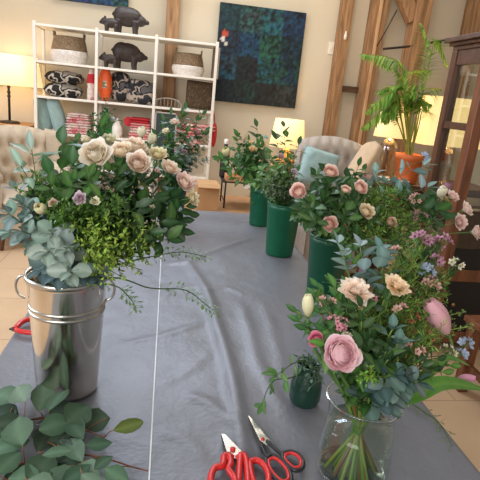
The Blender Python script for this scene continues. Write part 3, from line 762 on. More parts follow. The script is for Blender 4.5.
# ------------------------------------------------------------------ left: lamp, sideboard, armchairs
t = thing('sideboard', 'low wooden sideboard standing under the lit lamp', 'sideboard', (-1.75, 5.1, 0))
box(MB(), (-2.6, 5.2, 1.0), (-1.36, 5.68, 1.04)).build('top', M['oak'], t, False, .004)
box(MB(), (-2.56, 5.23, .12), (-1.40, 5.66, 1.0)).build('carcass', M['oak'], t, False, .004)
for k in range(3):
    x0 = -2.54 + k * .395; f = box(MB(), (x0, 5.218, .16), (x0 + .375, 5.232, .97)).build('door', M['oak'], t, False, .004)
    b = MB(); ball(b, (x0 + .34, 5.205, .6), .014); b.build('knob', M['brass'], f)
for x in (-2.5, -1.42):
    for y in (5.28, 5.6): box(MB(), (x - .025, y - .025, 0), (x + .025, y + .025, .12)).build('leg', M['oak'], t, False)
def drum_lamp(name, label, c, zb, zs0, zs1, r0, r1, base, square=False, mat='shade', group=None, power=6, depth=None):
    c = V(c); t = thing(name, label, 'lamp', (c.x, c.y, zb), group); b = MB(); cc = V((c.x, c.y, 0))
    if square:
        d = depth or r0
        P_ = [[cc + V((x * r, y * r * d / r0, z)) for x, y in ((-1, -1), (0, -1), (1, -1), (1, 0), (1, 1), (0, 1), (-1, 1), (-1, 0))] for r, z in ((r0, zs0), (r0, zs0), (r1, zs1))]; b.grid(P_, None, True); b.build('lamp_shade', M[mat], t, False, 0, 0, .004)
    else:
        lathe(b, [(r0, zs0), ((r0 + r1) / 2, (zs0 + zs1) / 2), (r1, zs1)], cc, 36); b.build('lamp_shade', M[mat], t, True, 0, 0, .004)
    b = MB()
    if base == 'stick':
        tube(b, [cc + V((0, 0, zb)), cc + V((0, 0, zs1 - .03))], .012, 10)
        for z in (.02, .07, .11): ball(b, cc + V((0, 0, zs0 - z)), .02, .02, .014, 10)
        lathe(b, [(.001, zb + .03), (.02, zb + .028), (.09, zb + .02), (.1, zb), (.001, zb)], cc, 24); b.build('stem', M['dark_iron'], t)
    elif base == 'crystal':
        h = zs0 - zb; lathe(b, [(.05, zb + .02), (.055, zb + .03), (.045, zb + h * .35), (.085, zb + h * .75), (.06, zb + h * .9), (.02, zs0 - .01)], cc, 20); b.build('body', M['crystal'], t)
        b = MB(); tube(b, [cc + V((0, 0, zb)), cc + V((0, 0, zs1 - .04))], .008, 8); b.build('rod', M['brass'], t)
        b = MB(); lathe(b, [(.001, zb + .02), (.07, zb + .02), (.075, zb + .01), (.075, zb), (.001, zb)], cc, 24); b.build('foot', M['brass'], t)
    elif base == 'gourd':
        h = zs0 - zb; lathe(b, [(.001, zb), (.07, zb), (.075, zb + .02), (.1, zb + h * .35), (.09, zb + h * .6), (.04, zb + h * .85), (.02, zs0)], cc, 24); b.build('body', M['goldglaze'], t)
        b = MB(); tube(b, [cc + V((0, 0, zs0 - .01)), cc + V((0, 0, zs1 - .04))], .008, 8); b.build('rod', M['brass'], t)
    li = bpy.data.lights.new('lamp_bulb', 'POINT'); li.energy = power; li.color = (1, .72, .4); li.shadow_soft_size = .06
    lo = bpy.data.objects.new('bulb_light', li); COL.objects.link(lo); lo.location = (c.x, c.y, (zs0 + zs1) / 2 + .03)
    lo.location = V(lo.location) - V((c.x, c.y, zb)); lo.parent = t
    return t
M['goldglaze'] = solid('gold_glaze', (206, 152, 70), .35, 0, .12)
drum_lamp('table_lamp', 'table lamp with a wide cream lit shade on a thin dark turned stem', (-1.60, 5.42, 0), 1.04, 1.415, 1.70, .32, .27, 'stick', False, 'shade_left', None, 5)

def wing_chair(name, label, c, ang, w, fab, seat_h=.46, top=1.1, group=None):
    t = thing(name, label, 'armchair', tuple(c), group); c = V(c); m = rotM(ang); d = .7
    bh = top - seat_h + .1
    b = MB(); pillow(b, c + m @ V((0, d / 2 - .1, seat_h - .08 + bh / 2)), w, bh, .2, m @ rotM(0, -.1), 7, (6, 4), 0, 40, .04, 0, 0, .2); b.build('back', M[fab], t)
    b = MB(); pillow(b, c + m @ V((0, -.04, seat_h - .02)), w - .2, d - .1, .17, m @ rotM(0, PI / 2), 8, None, 0, 20, 0, .008, 3); b.build('seat_cushion', M[fab], t)
    b = MB(); xbox(b, c, m, (-w / 2 + .04, -d / 2 + .04, .16), (w / 2 - .04, d / 2 - .06, seat_h - .08)); b.build('seat_base', M[fab], t, False, .02)
    for s in (-1, 1):
        b = MB(); pillow(b, c + m @ V((s * (w / 2 - .05), -.0, .16 + .25)), d - .06, .5, .12, m @ rotM(PI / 2), 9, None, 0, 16); b2 = b
        xtube(b, c, m, [(s * (w / 2 - .04), -d / 2 + .02, .66), (s * (w / 2 - .04), d / 2 - .12, .70)], .065, 14)
        b.build('armrest', M[fab], t)
        b = MB(); pillow(b, c + m @ V((s * (w / 2 - .02), d / 2 - .2, .88)), .3, (top - .68), .09, m @ rotM(PI / 2 + s * .25, 0, 0), 4, None, .02, 16); b.build('wing', M[fab], t)
    for x in (-1, 1):
        for y in (-1, 1):
            b = MB(); xtube(b, c, m, [(x * (w / 2 - .1), y * (d / 2 - .1), .17), (x * (w / 2 - .08), y * (d / 2 - .08), 0)], [.028, .016], 8); b.build('leg', M['walnut'], t)
    return t
wing_chair('armchair', 'beige button tufted armchair below the lit lamp', (-1.31, 4.78, 0), .5, .68, 'linen', .46, 1.0)

# ------------------------------------------------------------------ behind the table: low bench, box, stand, pots
t = thing('low_bench_table', 'low wooden table beyond the far end of the cloth', 'table', (.6, 4.3, 0))
box(MB(), (-.05, 3.75, .52), (.98, 4.85, .555)).build('top', M['oak'], t, False, .004)
for x in (.0, .93):
    for y in (3.8, 4.8): box(MB(), (x - .03, y - .03, 0), (x + .03, y + .03, .52)).build('leg', M['oak'], t, False)
p = atY(207, 206, 4.15)
t = thing('kraft_box', 'plain brown cardboard box beyond the cloth end', 'box', (p.x, p.y, .555))
box(MB(), (p.x - .1, 4.05, .556), (p.x + .085, 4.3, .79)).build('carton', M['kraft'], t, False, .003)
box(MB(), (p.x - .1, 4.0, .775), (p.x + .085, 4.05, .785), None, 0, None, ('X', .5)).build('flap', M['kraft'], t, False)
p0 = atY(224, 205, 4.4); p1 = atY(252, 205, 4.4); xa, xb = p0.x - .02, p1.x + .06; zt = .80
t = thing('plant_stand', 'black metal stand with slim legs holding potted greenery', 'stand', ((xa + xb) / 2, 4.4, .555))
box(MB(), (xa - .03, 4.22, zt - .012), (xb + .03, 4.58, zt)).build('top_plate', M['black'], t, False, .003)
for x in (xa, xb):
    for y in (4.25, 4.55):
        b = MB(); tube(b, [V((x, y, zt - .01)), V((x + .0, y, .557))], .008, 6); b.build('leg', M['black'], t)
    b = MB(); tube(b, [V((x, 4.25, .62)), V((x, 4.55, .62))], .006, 6); b.build('cross_bar', M['black'], t)
t = thing('wooden_tray', 'small pale wooden tray on the black stand', 'tray', (xa + .13, 4.3, zt))
box(MB(), (xa + .0, 4.23, zt + .001), (xa + .24, 4.4, zt + .012)).build('base', M['tray'], t, False)
for a, bb in (((xa, 4.23, zt + .012), (xa + .24, 4.24, zt + .05)), ((xa, 4.39, zt + .012), (xa + .24, 4.4, zt + .05)), ((xa, 4.24, zt + .012), (xa + .01, 4.39, zt + .05)), ((xa + .23, 4.24, zt + .012), (xa + .24, 4.39, zt + .05))):
    box(MB(), a, bb).build('side', M['tray'], t, False)
p = V((xa + .19, 4.225, zt)); b = MB(); b.add([p + V(v) for v in ((-.03, -.012, -.05), (.03, -.012, -.05), (.03, -.002, .02), (-.03, -.002, .02), (-.03, -.01, -.05), (.03, -.01, -.05), (.03, .0, .02), (-.03, .0, .02))], [(0, 1, 2, 3), (7, 6, 5, 4), (0, 4, 5, 1), (2, 6, 7, 3), (1, 5, 6, 2), (0, 3, 7, 4)])
tag(b.build('price_card', M['china'], None, False), 'little blank white card on the front edge of the black stand', 'card')
p = V((xa - .0, 4.47, zt)); t = thing('dark_bottle', 'tall dark bottle with a white cap beside the potted greenery', 'bottle', tuple(p))
b = MB(); lathe(b, [(.001, 0), (.04, 0), (.042, .02), (.042, .2), (.018, .27), (.016, .3)], p, 16); b.build('body', M['black'], t)
b = MB(); lathe(b, [(.018, .3), (.02, .31), (.02, .34), (.001, .345)], p, 12); b.build('cap', M['china'], t)
def pot_plant(label, c, r, h, style, n, spread, zr, mat, seed, cat='plant', sz=1., col=None, blooms=0, bc=None, group=None, nm='potted_plant'):
    rg = random.Random(seed); c = V(c); t = thing(nm, label, cat, tuple(c), group)
    b = MB(); lathe(b, [(.001, 0), (r * .75, 0), (r * .8, .01), (r * .95, h * .8), (r, h * .82), (r, h), (r * .9, h), (r * .88, h * .9), (.001, h * .9)], c, 24); b.build('pot', M[mat], t)
    for k in range(n):
        a = rg.uniform(0, 6.3); q = rg.uniform(.1, 1) ** .7; tip = c + V((math.cos(a) * spread * q, math.sin(a) * spread * q, h + zr * (1 - .45 * q * q) * rg.uniform(.75, 1.05)))
        s0 = c + V((math.cos(a) * r * .3, math.sin(a) * r * .3, h * .9))
        sprig('x', '', '', None, bez(s0, s0 + V((0, 0, (tip.z - s0.z) * .7)), tip, 8), style, rg.random(), t, .25, .8, sz, col)
    for k in range(blooms):
        a = rg.uniform(0, 6.3); q = rg.uniform(.3, .9); tip = c + V((math.cos(a) * spread * q, math.sin(a) * spread * q - .05, h + zr * rg.uniform(.6, .95)))
        b = MB(); bloom(b, tip, (rg.uniform(-.5, .5), -.6, .6), .028, 'rose', bc[0], bc[1], k + seed); b.build('bloom', M['petal'], t)
    return t
pot_plant('bushy green potted plant with pale yellow blooms on the black stand', (xa + .22, 4.48, zt), .07, .1, 'dark', 13, .17, .26, 'greyframe', 3, 'plant', 1.25, L3(50, 104, 46), 4, (L3(240, 214, 130), L3(238, 226, 190)))

# ------------------------------------------------------------------ middle lamp on a small table, right armchair
t = thing('side_table', 'small wooden side table under the glowing lamp behind the green buckets', 'table', (1.28, 5.25, 0))
b = MB(); lathe(b, [(.001, .78), (.26, .78), (.27, .765), (.26, .75), (.001, .75)], (1.28, 5.25, 0), 32); b.build('top', M['walnut_h'], t)
for k in range(3):
    a = k * 2.09 + .5; b = MB(); tube(b, [V((1.28 + .08 * math.cos(a), 5.25 + .08 * math.sin(a), .75)), V((1.28 + .22 * math.cos(a), 5.25 + .22 * math.sin(a), 0))], .018, 8); b.build('leg', M['walnut'], t)
drum_lamp('table_lamp', 'table lamp with glowing cream shade and golden base beside the blue cushion', (1.265, 5.2, 0), .78, 1.055, 1.345, .19, .15, 'gourd', False, 'shade', None, 7)

wing_chair('armchair', 'grey beige button tufted armchair with the blue cushion on it', (1.45, 4.08, 0), -.06, .62, 'linen2', .62, 1.20)
p = atY(318, 168, 3.72); soft('cushion', 'square pale blue cushion propped on the tufted armchair', 'cushion', p, .31, .30, .13, 'blue_cloth', .0, -.2, .22, 4, .09, None, True, .008, 2)
p = atY(363, 163, 3.40); t = thing('chair_arm_panel', 'sand coloured upholstered chair with rounded upright back, seen edge on', 'chair', (p.x, p.y, 0))
b = MB(); pillow(b, V((p.x, p.y, p.z)), .085, .36, .2, rotM(.25, 0, .5), 5, None, 0, 16, 0, 0, 0, .6); b.build('back', M['linen3'], t)
b = MB(); tube(b, [V((p.x - .07, p.y + .05, p.z - .12)), V((p.x - .02, p.y + .05, .68))], .022, 8); tube(b, [V((p.x - .07, p.y - .05, p.z - .12)), V((p.x - .02, p.y - .15, .68))], .022, 8); b.build('back_post', M['walnut'], t)
b = MB(); pillow(b, V((p.x + .17, p.y - .05, .64)), .4, .42, .12, rotM(0, PI / 2), 7, None, 0, 14); b.build('seat', M['linen3'], t)
for x in (.02, .32):
    for y in (-.2, .1): b = MB(); tube(b, [V((p.x + x, p.y + y, .62)), V((p.x + x, p.y + y, 0))], [.026, .016], 8); b.build('leg', M['walnut'], t)
t.name = 'dining_chair'

# ------------------------------------------------------------------ console with palm, lamps, crockery
zc = .93
t = thing('console_table', 'dark wooden console table holding the palm and two lamps', 'table', (2.2, 4.2, 0))
box(MB(), (1.815, 3.92, zc - .05), (2.95, 4.5, zc)).build('top', M['walnut_h'], t, False, .006)
box(MB(), (1.85, 3.96, zc - .17), (2.91, 4.46, zc - .05)).build('apron', M['walnut_h'], t, False, .003)
for x in (1.89, 2.88):
    for y in (3.99, 4.43): box(MB(), (x - .035, y - .035, 0), (x + .035, y + .035, zc - .17)).build('leg', M['walnut'], t, False, .004)
p = atY(406, 184, 4.08); pc = V((p.x, 4.1, zc))
palm = thing('potted_palm', 'feathery palm growing in a large orange terracotta pot', 'plant', tuple(pc))
b = MB(); lathe(b, [(.001, 0), (.088, 0), (.094, .01), (.116, .2), (.124, .205), (.126, .25), (.112, .25), (.106, .2), (.001, .2)], pc, 32); b.build('pot', M['terracotta'], palm)
b = MB(); lathe(b, [(.001, .212), (.104, .21)], pc, 20); b.build('soil', M['soil'], palm)
def frond(mid, tip, seed, lw=1., start=.35, wid=.17):
    rg = random.Random(seed); s0 = pc + V((rg.uniform(-.03, .03), rg.uniform(-.03, .03), .2)); sm = MB()
    pts = cat_rom([s0, s0.lerp(mid, .55) + V((0, 0, .05)), mid, tip], 9)
    n = len(pts); tube(sm, pts, [.007 - .0055 * i / n for i in range(n)], 6, L3(150, 150, 62)); lf = MB()
    K = 30
    for k in range(K):
        u = start + (1 - start) * (k + .5) / K; q, d = path_at(pts, u); sd = d.cross(V((0, -.5, 1))).normalized()
        for s in (-1, 1):
            l = wid * math.sin(PI * (.2 + .75 * (u - start) / (1 - start))) * lw * rg.uniform(.85, 1.1)
            dd = (sd * s * .75 + d * .75 + V((0, 0, -.28 + rg.uniform(-.1, .1)))).normalized()
            leaf(lf, q, dd, V((0, 0, 1)), l, .021, 'lance', jit(mixc(L3(86, 142, 42), L3(176, 204, 88), rg.random() ** 1.3 * .85), .2, rg), .35, .1, rg)
    o = sm.build('frond', M['stem'], palm); lf.build('foliage', M['leaf'], o)
FR = [((428, 62), (420, 24), 4.2, 1.0, .42), ((436, 40), (447, 66), 4.3, .8, .3), ((398, 62), (362, 54), 4.0, 1.0, .4), ((392, 92), (366, 112), 3.95, 1., .35), ((402, 86), (378, 92), 4.1, .9, .35), ((405, 95), (398, 84), 4.3, .9, .4),
      ((420, 92), (440, 88), 4.05, 1, .35), ((424, 110), (442, 118), 4.2, .8, .4), ((412, 75), (430, 70), 4.5, .9, .4), ((388, 108), (362, 128), 3.98, .9, .35), ((396, 74), (380, 62), 4.4, .8, .45), ((400, 98), (372, 104), 4.15, .9, .35), ((410, 96), (416, 92), 4.0, .9, .4), ((396, 104), (384, 122), 3.95, .8, .4), ((416, 100), (430, 104), 4.0, .9, .4)]
for k, (a, bq, Y, lw, st) in enumerate(FR):
    Y2 = Y; frond(atY(a[0], a[1], (Y + 4.1) / 2), atY(bq[0], bq[1], Y2), k, lw, st)
p = atY(388, 150, 4.3); drum_lamp('table_lamp', 'table lamp with cream shade and clear slender base beside the palm pot', (p.x, 4.3, 0), zc, atY(388, 137, 4.3).z, atY(388, 114, 4.3).z + .02, .15, .12, 'crystal', False, 'shade', 'lamps on the console', 5)
p = atY(451, 124, 4.26); drum_lamp('table_lamp', 'table lamp with big oblong lit shade seen through the cabinet glass', (p.x, 4.26, 0), zc, atY(451, 146, 4.26).z, atY(451, 98, 4.26).z, .29, .27, 'crystal', True, 'shade', 'lamps on the console', 6, .14)
for k, (px, r, lb) in enumerate(((391, .045, 'small white china bowl beside the clear lamp base'), (398, .03, 'little white china cup in front of the terracotta pot'))):
    p = atZ(px, 186 + k, zc); c = V((p.x, max(p.y, 3.98), zc)); t = thing('china_bowl' if k == 0 else 'china_cup', lb, 'bowl' if k == 0 else 'cup', tuple(c))
    b = MB(); lathe(b, [(.001, 0), (r * .5, 0), (r * .55, .008), (r * .95, r * .7), (r, r * 1.1), (r * .93, r * 1.1), (r * .85, r * .7), (.001, .012)], c, 24); b.build('body', M['china'], t)
    if k: b = MB(); tube(b, [c + V((r * .9, 0, r * .95)), c + V((r * 1.5, 0, r * .8)), c + V((r * 1.4, 0, r * .35)), c + V((r * .8, 0, r * .3))], .004, 6); b.build('handle', M['china'], t)
c = V((atZ(404, 186, zc).x + .03, 4.0, zc)); t = thing('china_dish', 'low oval white china dish in front of the palm pot', 'dish', tuple(c))
b = MB(); lathe(b, [(.001, 0), (.05, 0), (.075, .02), (.078, .026), (.07, .024), (.001, .008)], c, 24); b.build('body', M['china'], t)
# glass jar behind the cabinet
for k, (px, w) in enumerate(((438, .06),)):
    c = V((atY(px, 180, 4.1).x, 4.1, zc)); t = thing('glass_jar', 'clear glass jar on the console behind the cabinet glass', 'jar', tuple(c))
    b = MB(); lathe(b, [(.001, .0), (w, .0), (w * 1.1, .03), (w * 1.1, .2), (w * .8, .24), (w * .8, .26)], c, 20); b.build('body', M['crystal'], t)
    b = MB(); lathe(b, [(w * .82, .26), (w * .84, .28), (.015, .3), (.015, .32), (.001, .325)], c, 16); b.build('lid', M['crystal'], t)

# ------------------------------------------------------------------ glazed cabinet
X0, X1, Y0, Y1, ZT = 1.77, 2.75, 2.74, 3.14, 1.985
cb = thing('display_cabinet', 'dark wooden display cabinet with glass sides and moulded top', 'cabinet', ((X0 + X1) / 2, (Y0 + Y1) / 2, 0))
for x in (X0, X1 - .06):
    for y, w in ((Y0, .075), (Y1 - .055, .055)):
        box(MB(), (x, y, 0), (x + .065, y + w, ZT - .06)).build('corner_post', M['walnut'] if y > Y0 else M['mahogany'], cb, False, .005)
b = MB()
for k, (o, z0, z1) in enumerate(((0.0, ZT - .06, ZT - .035), (.02, ZT - .035, ZT - .015), (.045, ZT - .015, ZT + .015))): box(b, (X0 - o, Y0 - o, z0), (X1 + o, Y1 + o, z1))
b.build('cornice', M['walnut_h'], cb, False, .004)
for x in (X0 + .01, X1 - .05):
    for z0, z1 in ((ZT - .15, ZT - .06), (1.445, 1.49), (.70, .75)):
        box(MB(), (x, Y0 + .075, z0), (x + .04, Y1 - .055, z1)).build('side_rail', M['walnut_h'], cb, False, .003)
    box(MB(), (x + .016, Y0 + .07, .58), (x + .02, Y1 - .05, ZT - .15)).build('side_glass', M['glass'], cb, False)
    box(MB(), (x + .012, Y0 + .07, .08), (x + .024, Y1 - .05, .70)).build('side_panel', M['void'], cb, False)
for z0, z1 in ((ZT - .15, ZT - .06), (.50, .58), (.06, .14)):
    box(MB(), (X0 + .065, Y0 + .01, z0), (X1 - .06, Y0 + .05, z1)).build('front_rail', M['mahogany'], cb, False, .003)
box(MB(), (X0 + .07, Y0 + .02, .58), (X1 - .065, Y0 + .035, .72)).build('dark_inside_panel', M['void'], cb, False, .003)  # near-black panel stands in for the shade inside the cabinet
d = box(MB(), (X0 + .07, Y0 + .015, .14), (X1 - .065, Y0 + .035, .5)).build('lower_dark_panel', M['void'], cb, False, .003)  # black colour paints the dark interior of the lower front
b = MB(); ball(b, (X0 + .14, Y0 + .005, .34), .014); b.build('knob', M['brass'], d)
box(MB(), (X0 + .07, Y0 + .025, .72), (X1 - .065, Y0 + .029, ZT - .15)).build('front_glass', M['glass'], cb, False)
box(MB(), (X0 + .02, Y0 + .05, .545), (X1 - .02, Y1 - .01, .575)).build('shelf', M['walnut_h'], cb, False)
box(MB(), (X0 + .03, Y0 + .06, .98), (X1 - .03, Y1 - .03, .995)).build('shelf', M['walnut_h'], cb, False)
box(MB(), (X0 + .06, Y1 - .03, .08), (X1 - .02, Y1 - .018, .9)).build('back_panel', M['walnut'], cb, False)
box(MB(), (X0 + .02, Y0 + .05, .06), (X1 - .02, Y1 - .01, .08)).build('floor_board', M['walnut_h'], cb, False)
# wooden stool whose leg shows at the picture edge
p = atZ(470, 405, 0)
st = thing('wooden_stool', 'reddish wooden stool on the tiles beside the cabinet', 'stool', (p.x + .2, p.y, 0))
box(MB(), (p.x - .02, p.y - .2, .42), (p.x + .42, p.y + .2, .455)).build('seat', M['mahogany'], st, False, .006)
for x in (.03, .37):
    for y in (-.15, .15): box(MB(), (p.x + x - .03, p.y + y - .03, 0), (p.x + x + .03, p.y + y + .03, .42)).build('leg', M['mahogany'], st, False, .005)
box(MB(), (p.x + .02, p.y - .13, .14), (p.x + .045, p.y + .13, .18)).build('stretcher', M['mahogany'], st, False)
# ------------------------------------------------------------------ work table, cloth
TX0, TX1, TY0, TY1, TZ = -.43, .73, .30, 3.25, .75
t = thing('work_table', 'long work table hidden under the grey cloth', 'table', (.15, 1.8, 0))
box(MB(), (TX0 + .01, TY0 + .01, .705), (TX1 - .01, TY1 - .01, .74)).build('top', M['oak'], t, False, .004)
for x in (TX0 + .1, TX1 - .1):
    for y in (TY0 + .15, 1.78, TY1 - .15): box(MB(), (x - .025, y - .025, 0), (x + .025, y + .025, .705)).build('leg', M['dark_iron'], t, False)
FOLDS = []
def fold(px, h, w, z=TZ):
    pts = cat_rom([V(atZ(x, y, TZ)[:2] + (0,)) if False else V((atZ(x, y, TZ).x, atZ(x, y, TZ).y, 0)) for x, y in px], 6); FOLDS.append((pts, h, w))
fold([(168, 264), (188, 262), (212, 252), (252, 238)], .006, .018)
fold([(188, 262), (206, 292), (218, 330), (231, 375), (240, 430), (246, 500)], .0105, .020)
fold([(240, 300), (250, 335), (262, 372), (290, 420)], .005, .02)
fold([(120, 345), (165, 335), (205, 322)], .004, .014)
fold([(185, 395), (205, 402), (222, 415), (232, 428)], .005, .018)
fold([(160, 300), (175, 290), (196, 286)], .003, .012)
fold([(205, 292), (226, 288), (246, 296)], .003, .014)
fold([(255, 440), (280, 455), (310, 450)], .003, .014)
fold([(160, 385), (190, 370), (212, 350)], .003, .016)
fold([(158, 430), (185, 440), (205, 462)], .003, .016)
fold([(225, 225), (255, 222), (290, 240)], .003, .02)
fold([(175, 245), (200, 235), (235, 232)], .003, .02)
fold([(262, 300), (275, 340), (285, 380)], .003, .02)
def zf(x, y):
    z = .0026 * noise.noise(V((x * 9, y * 5, 1))) + .0013 * noise.noise(V((x * 26, y * 17, 4)))
    for pts, h, w in FOLDS:
        best = 9; k = 0
        for i in range(len(pts) - 1):
            a = pts[i]; b = pts[i + 1]; dx = b.x - a.x; dy = b.y - a.y; l2 = dx * dx + dy * dy + 1e-9
            u = max(0, min(1, ((x - a.x) * dx + (y - a.y) * dy) / l2)); ex = x - a.x - u * dx; ey = y - a.y - u * dy; d = ex * ex + ey * ey
            if d < best: best = d; k = (i + u) / (len(pts) - 1)
        if best < w * w * 9: z += 1.25 * h * math.exp(-best / (w * w)) * min(1, 6 * k * (1 - k) + .15)
    return z
def cloth_pt(s, u):
    x = min(max(s, TX0), TX1); y = min(max(u, TY0), TY1); ox = max(TX0 - s, s - TX1, 0); oy = max(TY0 - u, u - TY1, 0); o = max(ox, oy)
    z = TZ + zf(x, y) * (1 if o == 0 else max(0, 1 - o * 20))
    if o > 0:
        wv = .012 * (o / .3) * math.sin((y if ox >= oy else x) * 26) + .01 * min(1, o * 12)
        if ox >= oy: x += wv * (1 if s > TX1 else -1)
        if oy >= ox: y += wv * (1 if u > TY1 else -1)
    return V((x, y, z - o * .985))
M['cloth'] = solid('grey_cloth', (108, 109, 118), .42, 0, .06, 4, .14, 70, .1)
M['hem'] = solid('white_thread', (226, 226, 230), .7, 0, .03)
def axis_pts(a, b, step, over):
    n = int((b - a) / step); return [a - over, a - over * .5, a - .03, a - .008] + [a + (b - a) * i / n for i in range(n + 1)] + [b + .008, b + .03, b + over * .5, b + over]
xs = axis_pts(TX0, TX1, .011, .38); ys = axis_pts(TY0, TY1, .013, .38)
b = MB(); b.grid([[cloth_pt(x, y) for x in xs] for y in ys])
cl = b.build('tablecloth', M['cloth']); tag(cl, 'grey cloth with soft folds spread over the long work table', 'tablecloth')
b = MB(); ysm = [TY0 - .3 + i * .02 for i in range(int((TY1 - TY0 + .3) / .02))]
b.grid([[cloth_pt(x, y) + V((0, -.001 if y < TY0 else 0, .0012)) for x in (-.0016, .0016)] for y in ysm]); b.build('seam', M['hem'], cl)

# ------------------------------------------------------------------ containers
M['galv'] = solid('galvanised_steel', (220, 214, 204), .14, 1, .16, 9)
M['galv_rim'] = solid('galvanised_rim', (196, 194, 188), .28, 1, .05, 7)
M['green_plastic'] = solid('dark_green_plastic', (10, 92, 62), .4, 0, .08)
M['green_dark'] = solid('deep_green_plastic', (8, 70, 48), .4, 0, .1)
M['water_dark'] = solid('dark_water', (26, 32, 26), .06, 0, .1)
A_C = V((-.218, 1.141, TZ + .004))
ba = thing('metal_bucket', 'shiny galvanised metal bucket packed with roses and eucalyptus', 'bucket', tuple(A_C))
H = .308
b = MB(); lathe(b, [(.001, .004), (.069, .004), (.072, 0), (.0745, .012), (.0905, H - .015), (.0935, H - .004), (.0905, H - .002), (.088, H - .014), (.071, .014), (.001, .014)], A_C, 64); b.build('body', M['galv'], ba)
b = MB(); lathe(b, [(.0915, H - .01), (.0952, H - .008), (.0966, H - .002), (.0952, H + .004), (.0915, H + .005), (.089, H)], A_C, 64); b.build('rim', M['galv_rim'], ba)
for z in (.222, .236):
    r = .0745 + (.0905 - .0745) * (z - .012) / (H - .027); b = MB(); lathe(b, [(r - .001, z - .005), (r + .002, z - .003), (r + .0028, z), (r + .002, z + .003), (r - .001, z + .005)], A_C, 64); b.build('band', M['galv_rim'], ba)
for s in (-1, 1):
    b = MB(); q = A_C + V((s * .092, -.02, H - .028)); pts = [q + V((s * .02 * math.sin(PI * i / 12), 0, -.028 * math.cos(PI * i / 12))) for i in range(13)]
    tube(b, pts, .003, 8); b.build('handle', M['galv_rim'], ba)
b = MB(); lathe(b, [(.001, .2), (.083, .2)], A_C, 40); b.build('water', M['water_dark'], ba)

def florist_bucket(label, c, r0, r1, h, mat, group='green florist buckets'):
    c = V(c); o = thing('florist_bucket', label, 'bucket', tuple(c), group); b = MB()
    lathe(b, [(.001, 0), (r0 * .97, 0), (r0, .006), (r1 * .985, h * .9), (r1, h * .905), (r1, h), (r1 * .96, h), (r1 * .94, h * .9), (r0 * .93, .01), (.001, .01)], c, 48); b.build('body', M[mat], o)
    b = MB(); lathe(b, [(r1 * .99, h - .006), (r1 * 1.03, h - .005), (r1 * 1.04, h), (r1 * 1.02, h + .004), (r1 * .96, h + .002)], c, 48); b.build('rim', M[mat], o)
    b = MB(); lathe(b, [(.001, h * .7), (r1 * .93, h * .7)], c, 32); b.build('water', M['water_dark'], o)
    return c
G1 = florist_bucket('tall green plastic bucket of greenery, farther of the two standing together', (.60, 2.95, TZ + .004), .064, .078, .235, 'green_plastic')
G2 = florist_bucket('tall green plastic bucket of greenery, nearer of the two standing together', (.60, 2.36, TZ + .004), .070, .086, .265, 'green_plastic')
B_C = florist_bucket('deep green bucket holding peach ranunculus at the cloth edge', (.662, 1.80, TZ + .004), .066, .084, .262, 'green_dark')
D_C = florist_bucket('deep green bucket of mixed flowers at the far cloth end', (.06, 3.0, TZ + .004), .06, .075, .2, 'green_dark')

# small dark green jar
J = V((.389, 1.075, TZ + .004)); M['green_jar'] = solid('dark_green_glaze', (26, 58, 48), .18, 0, .12, 20)
jr = thing('green_jar', 'small squat dark green jar beside the clear glass vase', 'jar', tuple(J))
b = MB(); lathe(b, [(.001, .002), (.032, .002), (.037, .006), (.041, .02), (.041, .055), (.037, .074), (.03, .088), (.028, .098), (.031, .112), (.032, .117), (.028, .117), (.025, .1), (.03, .05), (.001, .01)], J, 40); b.build('body', M['green_jar'], jr)
b = MB(); lathe(b, [(.001, .06), (.029, .06)], J, 24); b.build('water', M['water_dark'], jr)

# clear vase
VC = V((.427, .824, TZ + .004)); VM = VC + V((0, 0, .165))
M['vase_glass'] = thin_glass('vase_glass', (248, 251, 250), .05, .02)
M['water'] = thin_glass('water', (240, 244, 232), .03, .02)
m, nt, bb = new_mat('thick_glass'); bb.inputs['Transmission Weight'].default_value = 1; bb.inputs['Roughness'].default_value = .03; bb.inputs['IOR'].default_value = 1.4; bb.inputs['Base Color'].default_value = (.9, .96, .95, 1); M['thick_glass'] = m
va = thing('glass_vase', 'clear glass vase filled with water and green stems', 'vase', tuple(VC))
prof = [(.066, .006), (.073, .012), (.0765, .03), (.076, .06), (.072, .1), (.068, .135), (.0685, .155), (.072, .17), (.0765, .181)]
b = MB(); lathe(b, prof + [(.0775, .183), (.0765, .1845), (.075, .183)], VC, 64); b.build('wall', M['vase_glass'], va)
b = MB(); lathe(b, [(.0745, .181), (.0765, .1805), (.0785, .183), (.0765, .1858), (.0745, .1845), (.0745, .181)], VC, 64); b.build('rim', M['thick_glass'], va)
b = MB(); lathe(b, [(.001, 0), (.062, 0), (.069, .003), (.0705, .011), (.06, .0135), (.001, .012)], VC, 64); b.build('base', M['thick_glass'], va)
b = MB(); lathe(b, [(.001, .0145), (.064, .0145), (.0715, .02), (.0738, .03), (.0735, .06), (.0695, .1), (.0668, .125), (.001, .125)], VC, 64); b.build('water', M['water'], va)

